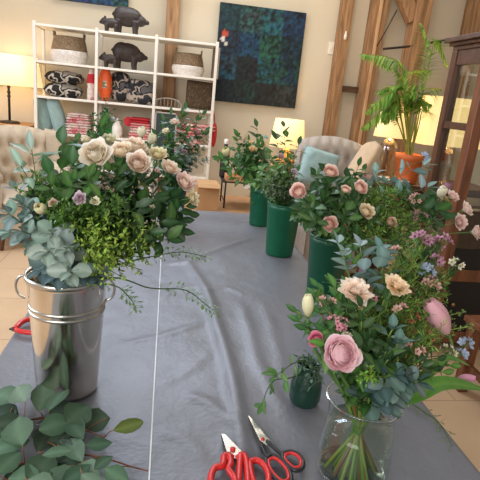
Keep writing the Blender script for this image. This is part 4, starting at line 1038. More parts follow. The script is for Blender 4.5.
# ------------------------------------------------------------------ cutting tools
M['blade'] = solid('steel_blade', (206, 204, 200), .22, .9, .06, 20); M['red_grip'] = solid('red_grip', (206, 40, 40), .35, 0, .06)
M['black_grip'] = solid('black_grip', (34, 34, 38), .4, 0, .08)
def flat(mb, pix, z0, z1):
    pts = [atZ(x, y, TZ) for x, y in pix]; n = len(pts)
    mb.add([V((p.x, p.y, z0)) for p in pts] + [V((p.x, p.y, z1)) for p in pts], [tuple(range(n, 2 * n)), tuple(reversed(range(n)))] + [(i, (i + 1) % n, n + (i + 1) % n, n + i) for i in range(n)]); return mb
def loop(mb, pix, z, r, closed=True):
    pts = [V((atZ(x, y, TZ).x, atZ(x, y, TZ).y, z)) for x, y in pix]
    if closed: pts = pts + [pts[0]]
    return tube(mb, cat_rom(pts, 6), r, 8)
Z = TZ + .011
p = atZ(232, 456, TZ); t = thing('pruning_snips', 'red handled pruning snips lying open on the cloth', 'snips', (p.x, p.y, Z))
flat(MB(), [(220.5, 439.5), (224.5, 440), (241, 457), (238, 465), (230, 464), (226, 458)], Z + .003, Z + .0055).build('blade', M['blade'], t, False, .0006)
flat(MB(), [(220.5, 441), (222, 440.5), (234, 460), (228, 465), (224, 456)], Z, Z + .0025).build('blade', M['dark_iron'], t, False, .0006)
b = MB(); c = V((p.x, p.y, Z)); lathe(b, [(.0058, .004), (.0062, .009), (.004, .0105), (.001, .0105)], c, 16); b.build('pivot_cap', M['red_grip'], t)
b = MB(); loop(b, [(240, 460), (244, 462), (246, 470), (247, 482), (247, 497), (241, 508), (236, 498), (238, 484), (239, 470)], Z + .004, .0072); loop(b, [(236, 464), (242, 461)], Z + .004, .0065, False)
b.build('handle', M['red_grip'], t)
b = MB(); loop(b, [(223, 463), (228, 462), (230, 470), (228, 476), (234, 486), (234, 500), (224, 508), (213, 500), (210, 486), (214, 475), (222, 472)], Z + .006, .0072); loop(b, [(226, 466), (232, 462)], Z + .004, .0065, False)
b.build('handle', M['red_grip'], t)
b = MB(); loop(b, [(249, 468), (256, 466), (264, 472), (268, 484), (264, 496), (256, 494), (251, 482)], Z + .004, .0068); loop(b, [(244, 466), (251, 469)], Z + .004, .005, False); b.build('finger_guard', M['red_grip'], t)
p = atZ(262, 445, TZ); t = thing('scissors', 'black scissors with red lined handles lying beside the snips', 'scissors', (p.x, p.y, Z))
flat(MB(), [(247.3, 421), (249, 421.5), (269, 446), (266, 451), (259, 446)], Z + .003, Z + .0048).build('blade', M['blade'], t, False, .0005)
flat(MB(), [(247.8, 423), (249, 424), (262, 448), (264.5, 458), (261, 458), (257, 446)], Z, Z + .0025).build('blade', M['dark_iron'], t, False, .0005)
b = MB(); lathe(b, [(.004, .003), (.0045, .0065), (.001, .007)], V((p.x, p.y, Z)), 16); b.build('pivot_screw', M['red_grip'], t)
def grip(pix, arm, dz):
    b = MB(); loop(b, pix, Z + dz, .0046); loop(b, arm, Z + dz, .004, False); g = b.build('handle', M['black_grip'], t)
    cx_ = sum(x for x, y in pix) / len(pix); cy_ = sum(y for x, y in pix) / len(pix)
    b = MB(); loop(b, [(cx_ + (x - cx_) * .78, cy_ + (y - cy_) * .78) for x, y in pix], Z + dz + .0012, .0036); b.build('grip_lining', M['red_grip'], g)
grip([(282, 460), (289, 458), (297, 461), (302, 468), (301, 475), (294, 477), (287, 472), (282, 466)], [(266, 447), (274, 455), (283, 463)], .006)
grip([(265, 464), (272, 461), (281, 467), (289, 478), (290, 488), (282, 491), (272, 482), (266, 472)], [(261, 452), (264, 459), (267, 465)], .004)
# red secateurs behind the bucket
p = atZ(24, 332, TZ); t = thing('secateurs', 'red handled secateurs half hidden behind the metal bucket', 'secateurs', (p.x, p.y, Z))
b = MB(); loop(b, [(16, 333), (22, 327), (30, 324), (40, 325)], Z + .006, .0085, False); b.build('handle', M['red_grip'], t)
b = MB(); loop(b, [(16, 334), (22, 336), (30, 337), (40, 337)], Z + .004, .0075, False); b.build('handle', M['red_grip'], t)
flat(MB(), [(9, 333), (14, 330.5), (19, 331), (19, 336), (14, 335)], Z, Z + .004).build('blade', M['dark_iron'], t, False, .0006)
b = MB(); q = atZ(17, 333, TZ); lathe(b, [(.006, 0), (.006, .008), (.001, .009)], V((q.x, q.y, Z)), 12); b.build('pivot_bolt', M['dark_iron'], t)
# ------------------------------------------------------------------ bouquets
def LT(x): return x + (255 - x) * .35
def dep(p): return V((dX.z, dY.z, UP.z)).dot(p - EYE)
def inside(c, r, z, k):
    a = k * 2.39996; q = r * ((k * .618) % 1) ** .5; return c + V((q * math.cos(a), q * math.sin(a), z))
CNT = [0]
BUCKETS = {'A': (A_C, .072, .300, .06, .02), 'B': (B_C, .066, .255, .055, .02), 'D': (D_C, .055, .195, .045, .02), 'G1': (G1, .06, .23, .05, .02), 'G2': (G2, .066, .26, .055, .02), 'C': (VC, .046, .165, .054, .018), 'J': (J, .018, .105, .02, .012)}
def seat(bk):
    c, rm, zm, rb, zb = BUCKETS[bk]; CNT[0] += 1; k = CNT[0]
    m = inside(c, rm, zm, k); a = (m - c)
    if bk == 'C':  # stems cross in the vase and fan out to the opposite side
        f = c + V((-a.x * 1.25, -a.y * 1.25, zb))
    else: f = c + V((a.x * .6, a.y * .6, zb))
    return m, f
def toward(bk, p, amt=.6):
    c, rm, zm, rb, zb = BUCKETS[bk]; m, f = seat(bk)
    d = V((p.x - c.x, p.y - c.y, 0))
    if d.length > 1e-4:
        e = d.normalized() * min(rm * .9, d.length); m2 = c + e * .85 + V((0, 0, zm)); m = m.lerp(m2, amt)
    if bk == 'C': f = c + V((-(m.x - c.x) * 1.3, -(m.y - c.y) * 1.3, zb)) + V((R.uniform(-.012, .012), R.uniform(-.012, .012), 0))
    return m, f
def FL(bk, px, py, rp, Y, kind, inner, outer, ax, label, name='rose', cat='rose', leaves=2, group=None, **k):
    p = atY(px, py, Y); r = rp * dep(p) / 490; ax = V(ax).normalized(); h = p
    if kind in ('tulip', 'bud'): h = p - ax * r * .75
    m, f = toward(bk, p); CNT[0] += 1
    if bk == 'C': k.setdefault('sw', 1.5)
    return flower(name, label, cat, group, h, ax, r, kind, L3(*[LT(x) for x in inner]), L3(*[LT(x) for x in outer]), m, f, leaves, CNT[0], **k)
def k0(k): return k
def SP(bk, style, tips, name, label, cat='foliage', group=None, **k):
    mult = k.pop('mult', 1)
    tips = [(px + (R.uniform(-9, 9) if q else 0), py + (R.uniform(-9, 9) if q else 0), Y + (R.uniform(-.05, .05) if q else 0)) for px, py, Y in tips for q in range(mult)]
    if bk == 'C': k.setdefault('sw', 1.7)
    for (px, py, Y) in tips:
        if bk == 'C' and 'scol' not in k0(k): k['scol_'] = R.choice([L3(96, 128, 52), L3(120, 140, 60), L3(110, 84, 50), L3(80, 110, 54)])
        p = atY(px, py, Y); m, f = toward(bk, p); kk = dict(k); sc_ = kk.pop('scol_', None); kk.setdefault('scol', sc_); lift = kk.pop('lift', .5)
        sprig(name, label, cat, group, stem_path(p, m, f, 12, lift), style, R.random(), None, **kk)
def CL(bk, px, py, Y, sp, kind, n, size, label, name='waxflower_sprig', cat='flower', group=None, **k):
    p = atY(px, py, Y); m, f = toward(bk, p); CNT[0] += 1
    cluster(name, label, cat, group, p, sp * dep(p) / 490, kind, n, size * dep(p) / 490, m, f, CNT[0], **k)

# --- A: galvanised bucket
CR, PE, BL, YE = (255, 242, 218), (255, 238, 206), (255, 232, 212), (240, 230, 170)
FL('A', 95, 153, 19, 1.06, 'garden', (255, 236, 204), (255, 248, 232), (.0, -.85, .5), 'large full cream blush rose, the biggest bloom in the metal bucket')
FL('A', 121, 150, 13, 1.2, 'garden', (250, 220, 184), PE, (-.1, -.6, .75), 'peach cream rose touching the biggest bloom')
FL('A', 134, 146, 15, 1.26, 'garden', (250, 222, 190), (246, 220, 192), (.1, -.5, .85), 'pale peach rose on top of the clustered roses behind the biggest bloom')
FL('A', 138, 162, 15, 1.14, 'garden', (250, 214, 188), BL, (.05, -.75, .55), 'pinkish peach rose lowest of the clustered roses')
FL('A', 158, 154, 12, 1.28, 'rose', YE, (240, 224, 180), (.1, -.55, .8), 'half open pale yellow rose past the peach cluster')
FL('A', 170, 168, 12.5, 1.26, 'rose', (246, 216, 190), BL, (.35, -.5, .8), 'blush rose between the pale yellow rose and the pink edged one')
FL('A', 185, 182, 14.5, 1.25, 'rose', (250, 224, 200), (240, 200, 192), (.45, -.55, .7), 'pink edged cream rose leaning out over the cloth')
FL('A', 193, 198, 10, 1.22, 'rose', (246, 232, 190), (240, 222, 180), (.7, -.6, .3), 'cream yellow rose hanging lowest over the cloth')
FL('A', 109, 139, 9, 1.32, 'rose', (226, 222, 176), (236, 230, 196), (.1, -.5, .85), 'plump greenish cream rosebud rising behind the biggest bloom', leaves=1)
FL('A', 88, 139, 8, 1.3, 'rose', PE, PE, (-.1, -.4, .9), 'small peach rose peeking over the top of the biggest bloom', leaves=1)
FL('A', 142, 132, 5, 1.36, 'bud', (238, 232, 200), (240, 234, 206), (0, -.3, 1), 'tiny pale bud standing highest above the peach cluster', leaves=1)
FL('A', 152, 139, 5, 1.36, 'bud', (232, 228, 186), (238, 232, 200), (.2, -.3, 1), 'tiny pale bud above the half open yellow rose', leaves=1)
FL('A', 80, 198, 8, .98, 'rose', (214, 184, 200), (202, 170, 190), (-.1, -.9, .4), 'small lilac rose deep in the greenery below the biggest bloom', leaves=1)
FL('A', 95, 201, 6, .99, 'rose', (244, 236, 196), (240, 234, 204), (.1, -.85, .5), 'small cream rose next to the lilac one', leaves=1)
FL('A', 41, 209, 6.5, 1.02, 'bud', (232, 220, 160), (236, 224, 176), (-.3, -.7, .6), 'pale yellow bud above the eucalyptus leaves', leaves=1)
FL('A', 53, 203, 6, 1.02, 'rose', (206, 160, 130), (214, 178, 150), (-.2, -.8, .5), 'dusty peach little rose beside the pale yellow bud', leaves=1)
CL('A', 154, 172, 1.2, 7, 'palepink', 5, 3.4, 'small pale pink blossoms under the half open yellow rose', leafy=False)
CL('A', 154, 210, 1.12, 7, 'white', 4, 3.4, 'few white blossoms low among the dark rose leaves', leafy=False)
CL('A', 106, 186, 1.1, 8, 'palepink', 6, 2.6, 'loose dusty pink blossoms among the stems below the clustered roses')
CL('A', 152, 225, 1.08, 6, 'white', 3, 3.2, 'tiny white blossoms near the feathery green filler', leafy=False)
gA = 'in the metal bucket'
SP('A', 'euca', [(8, 214, 1.0), (22, 204, 1.06), (34, 196, 1.12), (24, 232, .98), (10, 232, 1.02), (30, 212, 1.04), (16, 190, 1.14)], 'eucalyptus_sprig', 'blue grey eucalyptus stem leaning out over the bucket handle', 'foliage', 'eucalyptus leaning out of the metal bucket', size=1.15, t0=.5, dens=.62, col=L3(104, 126, 120))
SP('A', 'euca', [(52, 234, .96), (66, 250, .95), (48, 252, .94), (70, 272, .93)], 'eucalyptus_sprig', 'pale eucalyptus stem bending over the front rim of the metal bucket', 'foliage', 'eucalyptus over the front rim', size=1.35, col=L3(150, 168, 160), t0=.6, dens=.6)
SP('A', 'euca', [(78, 272, .97), (42, 270, .98), (94, 276, .98), (58, 276, .96)], 'eucalyptus_sprig', 'dark slate blue eucalyptus tucked low at the rim', 'foliage', 'slate eucalyptus at the rim', size=1.3, col=L3(84, 106, 112), t0=.5, dens=.7)
SP('A', 'salal', [(62, 146, 1.15), (72, 166, 1.1), (50, 176, 1.08)], 'salal_sprig', 'stem of big rounded dark leaves rising beside the biggest bloom', 'foliage', 'big rounded leaves beside the biggest bloom', size=.8, t0=.6)
SP('A', 'big', [(32, 152, 1.12), (22, 168, 1.08)], 'silver_leaf_sprig', 'stem with long pale silvery leaves in front of the beige armchair', 'foliage', 'silvery leaves before the armchair', col=L3(150, 176, 160), size=.9, t0=.6, dens=.8)
SP('A', 'dark', [(140, 186, 1.22), (152, 200, 1.18), (168, 200, 1.22), (178, 212, 1.2), (160, 222, 1.12), (148, 232, 1.08), (170, 226, 1.16), (186, 214, 1.24), (130, 176, 1.24), (120, 196, 1.16), (156, 186, 1.26), (166, 240, 1.12), (134, 214, 1.1)], 'rose_leaf_sprig', 'stem of dark rose leaves below the roses that lean over the cloth', 'foliage', 'dark rose leaves in the metal bucket', size=1.2, t0=.35, mult=2)
SP('A', 'dark', [(104, 122, 1.34), (100, 168, 1.2), (84, 158, 1.2), (112, 172, 1.18), (72, 186, 1.08), (60, 190, 1.06), (118, 160, 1.3), (76, 142, 1.3), (92, 182, 1.05)], 'leafy_filler_sprig', 'mid green leafy stem among the blooms of the metal bucket', 'foliage', 'leafy fillers in the metal bucket', size=1., col=L3(72, 112, 56), t0=.35, mult=2)
SP('A', 'plume', [(96, 226, .98), (112, 222, 1.0), (128, 232, 1.02), (104, 244, .96), (120, 250, .98), (90, 246, .94), (136, 246, 1.02), (110, 262, .95), (96, 266, .93), (128, 264, .98), (82, 228, .98), (144, 236, 1.06), (152, 246, 1.08), (150, 258, 1.06), (142, 270, 1.04), (74, 212, 1.0), (156, 232, 1.1), (134, 222, 1.06), (120, 276, .97), (100, 280, .95)], 'feathery_filler_sprig', 'fluffy yellow green filler stem spilling over the bucket rim', 'foliage', 'fluffy filler at the bucket rim', size=1.15, t0=.45, dens=.6, lift=.4)
SP('A', 'fern', [(40, 176, 1.1), (56, 212, 1.0), (70, 214, 1.0), (66, 198, 1.06), (48, 194, 1.08), (86, 210, 1.02), (30, 184, 1.1), (104, 206, 1.04), (120, 210, 1.06)], 'fine_filler_sprig', 'fine mid green sprig of tiny leaves above the eucalyptus', 'foliage', 'fine sprigs above the eucalyptus', size=1.15, col=L3(96, 136, 60), t0=.35, mult=2)
SP('A', 'fern', [(106, 112, 1.4)], 'fern_frond', 'dark green fern tip standing up in front of the white shelves', 'foliage', size=1.2, col=L3(40, 92, 50), t0=.6)
def tend(pxs, label, sz=1.):
    pts = [atY(x, y, Y) for x, y, Y in pxs]; m, f = toward('A', pts[0]); sprig('trailing_tendril', label, 'foliage', None, [f, f.lerp(m, .5)] + cat_rom([m] + pts, 6), 'tendril', R.random(), size=sz, t0=.5)
tend([(118, 278, 1.0), (150, 288, 1.04), (185, 290, 1.1), (204, 303, 1.14), (216, 313, 1.16)], 'thin trailing tendril with tiny leaves reaching furthest over the cloth')
tend([(128, 262, 1.02), (155, 256, 1.08), (182, 252, 1.14), (206, 257, 1.18)], 'thin trailing tendril above the longer one over the cloth')
tend([(112, 285, .99), (128, 296, 1.0), (136, 308, 1.02)], 'short trailing tendril drooping beside the bucket')

# --- D: bucket at the far end of the cloth
FL('D', 175, 122, 5.5, 2.95, 'rose', (240, 214, 190), (236, 206, 186), (.1, -.6, .8), 'pale peach rose highest in the far mixed bucket', leaves=1)
FL('D', 166, 131, 4.5, 2.9, 'rose', (240, 226, 190), (236, 222, 190), (-.2, -.6, .8), 'small cream rose beside the chalkboard', leaves=1)
FL('D', 198, 132, 5, 3.0, 'rose', (206, 140, 140), (196, 120, 128), (.4, -.5, .8), 'dusky pink rose in front of the last shelf upright', leaves=1)
FL('D', 190, 145, 4.5, 2.9, 'rose', (214, 170, 160), (206, 150, 150), (.3, -.7, .6), 'dusty rose bloom midway in the far mixed bucket', leaves=1)
CL('D', 180, 152, 2.85, 7, 'lilac', 7, 2.6, 'dark lilac blossoms low in the far mixed bucket')
SP('D', 'dark', [(164, 122, 3.), (182, 116, 3.02), (156, 136, 2.95), (172, 140, 2.9), (196, 122, 3.05), (204, 136, 3.05), (160, 152, 2.9), (186, 134, 2.95), (176, 160, 2.85), (150, 146, 2.95)], 'leafy_filler_sprig', 'dark green leafy stem in the far mixed bucket by the shelves', 'foliage', 'leafy fillers in the far bucket', size=1.4, t0=.3, dens=.9, mult=2, col=L3(58, 100, 52))
SP('D', 'euca', [(190, 156, 2.88), (202, 150, 2.98), (206, 160, 2.95), (180, 150, 2.85)], 'eucalyptus_sprig', 'grey green eucalyptus stem drooping from the far mixed bucket', 'foliage', 'eucalyptus in the far bucket', size=1.2, t0=.35)

# --- green buckets of greenery
SP('G1', 'dark', [(232, 150, 2.95), (240, 138, 3.0), (252, 150, 2.95), (262, 148, 2.9), (228, 168, 2.9), (244, 165, 2.88), (256, 170, 2.88), (236, 178, 2.86), (266, 160, 2.95), (225, 158, 3.0)], 'leafy_filler_sprig', 'green leafy stem in the farther tall green bucket', 'foliage', 'leafy stems in the farther green bucket', size=1.4, t0=.15, dens=.9, col=L3(66, 112, 52), mult=2)
SP('G1', 'dark', [(257, 128, 3.0)], 'leafy_twig', 'dark leafy twig standing up alone before the pale wall', 'foliage', None, size=1.7, t0=.55, dens=.7)
FL('G1', 226, 152, 4.5, 2.95, 'bud', (236, 222, 140), (240, 228, 170), (-.3, -.5, .8), 'pale yellow bud at the outer edge of the farther green bucket', leaves=1)
FL('G1', 253, 149, 5, 2.9, 'rose', (240, 206, 140), (236, 190, 120), (.1, -.6, .7), 'golden peach bloom in the farther green bucket', leaves=1)
SP('G2', 'dark', [(284, 128, 2.5), (276, 140, 2.4), (298, 146, 2.4)], 'leafy_twig', 'leafy twig rising against the glowing lampshade', 'foliage', 'twigs against the lampshade', size=1.45, t0=.5, dens=.55)
SP('G2', 'dark', [(270, 160, 2.35), (262, 172, 2.3), (290, 160, 2.35), (256, 182, 2.3), (268, 186, 2.25), (284, 178, 2.25), (296, 172, 2.3), (278, 168, 2.3)], 'leafy_filler_sprig', 'green leafy stem in the nearer tall green bucket', 'foliage', 'leafy stems in the nearer green bucket', size=1.1, t0=.15, dens=.9, col=L3(84, 124, 60), mult=2)
SP('G2', 'fern', [(272, 176, 2.25), (282, 184, 2.22), (290, 188, 2.25), (276, 192, 2.2), (262, 190, 2.25), (294, 180, 2.3), (284, 168, 2.3)], 'fine_filler_sprig', 'grey green fine sprig in the nearer tall green bucket', 'foliage', 'fine sprigs in the nearer green bucket', size=1.5, col=L3(112, 132, 98), t0=.3, dens=.9, mult=2)
FL('G2', 281, 156, 4.5, 2.35, 'rose', (216, 176, 170), (206, 160, 160), (.1, -.7, .6), 'small dusty pink bloom before the glowing lampshade', leaves=1)
FL('G2', 294, 172, 4.5, 2.25, 'rose', (190, 170, 186), (176, 156, 176), (.2, -.7, .6), 'small mauve bloom beside the blue cushion', leaves=1)

# --- B: peach ranunculus bucket
PIN, PO = (244, 180, 150), (246, 204, 180)
def RN(px, py, r, Y, ax, label, a=PIN, bq=PO, kind='ranunculus', **k): FL('B', px, py, r, Y, kind, a, bq, ax, label, 'ranunculus', 'ranunculus', 1, **k)
RN(298, 191, 9.5, 1.62, (-.5, -.75, .4), 'peach ranunculus leaning out nearest the tall green buckets')
RN(331, 171, 9, 1.68, (-.1, -.7, .7), 'peach ranunculus highest, in front of the blue cushion')
RN(361, 187, 8.5, 1.6, (.1, -.8, .55), 'peach ranunculus facing forward below the dining chair', (246, 176, 140))
RN(346, 189, 6, 1.6, (0, -.6, .8), 'small half open peach ranunculus between two larger ones', (240, 190, 140))
RN(330, 224, 9.5, 1.54, (-.05, -.9, .35), 'peach ranunculus lowest, above the deep green bucket wall', (240, 168, 130))
RN(367, 211, 10, 1.56, (.1, -.75, .6), 'creamy yellow ranunculus with open ruffled petals', (226, 190, 120), (240, 216, 170), 'garden')
RN(392, 222, 6.5, 1.54, (.1, -.8, .5), 'small dusty orange bloom among the fine green filler', (216, 150, 116), (220, 170, 140))
RO = (240, 196, 188), (246, 216, 206)
FL('B', 453, 196, 8.5, 1.95, 'rose', *RO, (.2, -.6, .75), 'upper blush rose of the group in front of the cabinet')
FL('B', 467, 209, 9.5, 1.95, 'rose', (244, 208, 196), (248, 222, 210), (.5, -.6, .6), 'round blush rose closest to the cabinet post')
FL('B', 460, 222, 10, 1.88, 'rose', (238, 190, 182), (244, 208, 200), (.2, -.85, .4), 'deeper blush rose in the middle of the cabinet side group')
FL('B', 476, 232, 9.5, 1.88, 'rose', (240, 200, 194), (246, 214, 206), (.6, -.7, .3), 'blush rose lowest of the group in front of the cabinet')
FL('B', 442, 192, 5.5, 1.95, 'bud', (240, 234, 200), (244, 238, 212), (0, -.4, .9), 'small cream bud beside the upper blush rose', leaves=1)
FL('B', 448, 187, 4, 2.0, 'bud', (110, 40, 76), (120, 44, 84), (0, -.2, 1), 'tiny dark purple bud above the upper blush rose', leaves=0)
SP('B', 'salal', [(316, 176, 1.72), (326, 190, 1.66), (322, 204, 1.62), (338, 204, 1.62), (346, 178, 1.8), (314, 214, 1.6), (352, 204, 1.62)], 'leafy_filler_sprig', 'rounded dark green leaf stem among the peach ranunculus', 'foliage', 'rounded dark leaves among the ranunculus', size=.75, t0=.35, dens=1.4, mult=2, col=L3(42, 78, 40))
SP('B', 'dark', [(304, 204, 1.62), (318, 190, 1.72), (308, 216, 1.6), (320, 226, 1.58), (344, 216, 1.58), (336, 184, 1.72), (354, 224, 1.58), (376, 228, 1.6), (350, 196, 1.66), (300, 212, 1.66), (362, 172, 1.85)], 'leafy_filler_sprig', 'small leaved green stem among the peach ranunculus', 'foliage', 'small leaved stems among the ranunculus', size=1.2, t0=.3, col=L3(52, 90, 44), mult=2)
SP('B', 'needle', [(380, 194, 1.75), (390, 200, 1.7), (400, 206, 1.7), (384, 212, 1.65), (396, 218, 1.64), (404, 228, 1.64), (380, 226, 1.6), (410, 216, 1.72), (390, 234, 1.6), (406, 198, 1.76), (372, 202, 1.72), (414, 232, 1.66), (398, 190, 1.8)], 'fine_filler_sprig', 'fine needle leaved sprig with rusty tips behind the ranunculus', 'foliage', 'fine needle leaved sprigs', size=1.8, t0=.3, mult=3, dens=1.2)
SP('B', 'euca', [(424, 166, 1.85), (428, 188, 1.78), (374, 174, 1.9)], 'eucalyptus_sprig', 'silver blue eucalyptus rising in front of the palm pot', 'foliage', 'eucalyptus before the palm pot', size=2.0, t0=.7, dens=.55, lift=.35, col=L3(128, 156, 150))
SP('B', 'salal', [(434, 208, 1.85), (442, 216, 1.82), (446, 206, 1.9), (436, 222, 1.8)], 'leafy_filler_sprig', 'dark rounded leaf stem under the blush roses', 'foliage', 'dark leaves under the blush roses', size=.9, t0=.4, mult=2)
SP('B', 'needle', [(352, 236, 1.52), (368, 240, 1.5), (384, 244, 1.48), (398, 244, 1.5), (410, 248, 1.52), (420, 226, 1.64), (432, 238, 1.6), (404, 238, 1.56)], 'drooping_filler_sprig', 'fine needle leaved sprig drooping toward the vase bouquet', 'foliage', 'drooping fine sprigs between the two bouquets', size=1.7, t0=.3, mult=2, dens=1.3)
SP('B', 'dark', [(348, 232, 1.54), (362, 244, 1.48), (378, 250, 1.46), (392, 240, 1.52), (410, 240, 1.56), (424, 244, 1.58), (340, 228, 1.54)], 'drooping_leafy_sprig', 'dark leafy sprig drooping toward the vase bouquet', 'foliage', 'drooping leafy sprigs between the two bouquets', size=1.15, t0=.3, mult=2, col=L3(56, 92, 48))
CL('B', 418, 216, 1.7, 8, 'lilac', 7, 4, 'purple lilac blossoms below the silver blue eucalyptus', 'lilac_sprig')
CL('B', 424, 157, 1.85, 5, 'blue', 4, 4.2, 'pale blue blossoms at the very tip above the eucalyptus', 'tweedia_sprig', leafy=False)
CL('B', 366, 178, 1.85, 7, 'palepink', 6, 3.6, 'pale pink blossoms beside the sand coloured chair', leafy=False)
CL('B', 416, 198, 1.75, 7, 'palepink', 6, 3.6, 'greyish pink blossoms just under the silver blue eucalyptus', leafy=False)

# --- C: clear vase
FL('C', 342, 354, 22, .70, 'ranunculus', (252, 186, 200), (255, 214, 222), (-.05, -.88, .5), 'big pink ranunculus facing forward over the vase rim', 'ranunculus', 'ranunculus', 0)
FL('C', 357, 289, 21, .83, 'carnation', (255, 222, 194), (255, 242, 228), (.0, -.45, .9), 'flat open peach carnation above the big pink ranunculus', 'carnation', 'carnation', 0)
FL('C', 398, 284, 17, .84, 'carnation', (252, 214, 160), (255, 228, 190), (.15, -.45, .85), 'peach cream rose standing level with the peach carnation', 'rose', 'rose', 1)
FL('C', 316, 339, 9.5, .76, 'ranunculus', (220, 60, 110), (232, 90, 140), (-.45, -.6, .6), 'hot pink closed ranunculus bud beside the big pink one', 'ranunculus', 'ranunculus', 0)
FL('C', 308, 311, 6.5, .82, 'tulip', (240, 236, 180), (242, 240, 196), (-.15, -.1, 1), 'cream yellow tulip bud standing furthest out over the cloth', 'tulip', 'tulip', 0)
FL('C', 362, 273, 4.5, .98, 'tulip', (150, 60, 140), (160, 70, 150), (.05, -.1, 1), 'small purple tulip bud behind the peach carnation', 'tulip', 'tulip', 0)
FL('C', 443, 326, 11.5, .90, 'tulip', (232, 150, 172), (238, 170, 190), (-.62, .1, .8), 'large pale pink tulip leaning in front of the dark cabinet', 'tulip', 'tulip', 0)
FL('C', 462, 378, 4.5, .86, 'tulip', (216, 110, 160), (224, 130, 176), (.9, -.3, .2), 'small pink tulip bud lying low beside the big leaf', 'tulip', 'tulip', 0)
for px, py, Y, sp, kd, n, sz, lb in [
    (338, 325, .76, 12, 'pinkwax', 11, 4.2, 'pink waxflower blossoms just above the big pink ranunculus'),
    (347, 337, .74, 8, 'white', 7, 3.4, 'white waxflower buds beside the pink waxflower'),
    (326, 302, .82, 8, 'palepink', 6, 3.6, 'small pale blossoms next to the cream tulip bud'),
    (420, 238, 1.05, 10, 'lilac', 10, 5, 'mauve pink blossoms in the upper middle of the vase bouquet'),
    (440, 243, 1.05, 11, 'lilac', 12, 5, 'mauve pink blossoms highest toward the cabinet'),
    (436, 260, 1.0, 9, 'lilac', 8, 4.6, 'mauve blossoms just below the highest mauve ones'),
    (397, 253, 1.05, 8, 'palepink', 5, 5.5, 'star shaped pink blossoms above the peach cream rose'),
    (427, 271, .98, 9, 'blue', 9, 4.6, 'pale blue blossoms beside the dark cabinet'),
    (432, 283, .96, 8, 'palepink', 6, 4.6, 'pale pink blossoms below the pale blue ones'),
    (455, 262, 1.05, 8, 'white', 6, 4, 'greenish white blossoms at the cabinet side of the vase bouquet'),
    (368, 299, .84, 8, 'pinkwax', 6, 3.8, 'pink blossoms tucked under the peach carnation'),
    (400, 310, .86, 7, 'palepink', 5, 4.4, 'pale pink blossoms below the peach cream rose'),
    (412, 318, .86, 7, 'rust', 5, 4, 'rusty pink blossoms beside the large pale tulip'),
    (415, 350, .80, 8, 'palepink', 5, 4.6, 'dusty pink blossoms above the dark eucalyptus rosette'),
    (466, 343, .9, 6, 'blue', 4, 6, 'pale blue blossoms furthest toward the cabinet'),
    (460, 353, .88, 6, 'blue', 4, 5, 'pale blue blossoms just below the furthest ones'),
    (447, 350, .88, 8, 'white', 7, 4, 'greenish white blossoms beneath the large pale tulip')]:
    CL('C', px, py, Y, sp, kd, n, sz, lb, 'tweedia_sprig' if kd == 'blue' else 'waxflower_sprig')
SP('C', 'euca', [(338, 243, 1.0), (344, 256, .98), (360, 246, 1.02)], 'eucalyptus_sprig', 'pale blue eucalyptus stem with paired leaves under the peach ranunculus', 'foliage', 'pale blue eucalyptus in the vase', size=1.25, t0=.8, dens=.7, col=L3(142, 164, 164))
SP('C', 'euca', [(380, 250, 1.0), (384, 262, .98)], 'eucalyptus_sprig', 'grey teal eucalyptus stem above the peach cream rose', 'foliage', 'grey teal eucalyptus in the vase', size=1.35, t0=.82, dens=.6, col=L3(104, 136, 134))
SP('C', 'euca', [(404, 380, .74), (394, 374, .73), (418, 382, .74)], 'eucalyptus_sprig', 'dark teal eucalyptus rosette hanging over the vase rim', 'foliage', 'dark teal eucalyptus at the vase rim', size=1.15, t0=.4, col=L3(66, 96, 94), dens=1.)
SP('C', 'euca', [(392, 330, .80), (398, 344, .78)], 'eucalyptus_sprig', 'blue green eucalyptus stem in the middle of the vase bouquet', 'foliage', 'blue green eucalyptus mid bouquet', size=1.2, t0=.7, dens=.6, col=L3(92, 126, 118))
SP('C', 'fern', [(368, 378, .70)], 'goldenrod_sprig', 'bright green fluffy sprig hanging over the front of the vase', 'foliage', None, size=.75, col=L3(124, 172, 66), t0=.6, dens=1.6)
SP('C', 'plume', [(466, 312, .98), (474, 326, .95)], 'budding_sprig', 'thin sprig of green buds sticking out before the dark cabinet', 'foliage', 'green bud sprigs before the cabinet', size=.6, t0=.75, col=L3(110, 140, 84))
SP('C', 'needle', [(384, 292, .92), (372, 318, .84), (410, 300, .92), (420, 300, .94), (388, 308, .88), (408, 332, .84), (424, 330, .88), (430, 308, .94), (380, 276, .98), (412, 280, 1.0), (414, 264, 1.02), (400, 266, 1.02), (430, 344, .86), (436, 296, .98), (396, 298, .9), (440, 340, .9), (418, 244, 1.06), (444, 272, 1.0)], 'fine_filler_sprig', 'fine needle leaved sprig in the clear vase', 'foliage', 'fine sprigs in the clear vase', size=1.2, t0=.4, dens=1.3, mult=3)
SP('C', 'dark', [(300, 322, .82), (306, 330, .80), (298, 312, .84), (320, 314, .82), (316, 298, .86), (330, 312, .82), (326, 330, .77), (324, 294, .88), (336, 298, .86), (346, 288, .9), (318, 288, .9), (332, 284, .94)], 'leafy_filler_sprig', 'green leafy stem around the cream tulip bud', 'foliage', 'leafy stems around the cream tulip', size=.75, t0=.45, col=L3(66, 112, 58), dens=1.3)
SP('C', 'dark', [(372, 340, .78), (380, 356, .75), (364, 330, .80), (388, 360, .74), (400, 356, .78), (420, 366, .78), (376, 300, .88), (356, 310, .83), (346, 308, .84), (412, 342, .82), (436, 360, .84), (430, 284, 1.0), (448, 276, 1.02), (408, 250, 1.05), (430, 250, 1.05), (366, 352, .75)], 'leafy_filler_sprig', 'dark green leafy stem deep inside the vase bouquet', 'foliage', 'leafy stems inside the vase bouquet', size=.8, t0=.3, col=L3(46, 80, 40), mult=2)
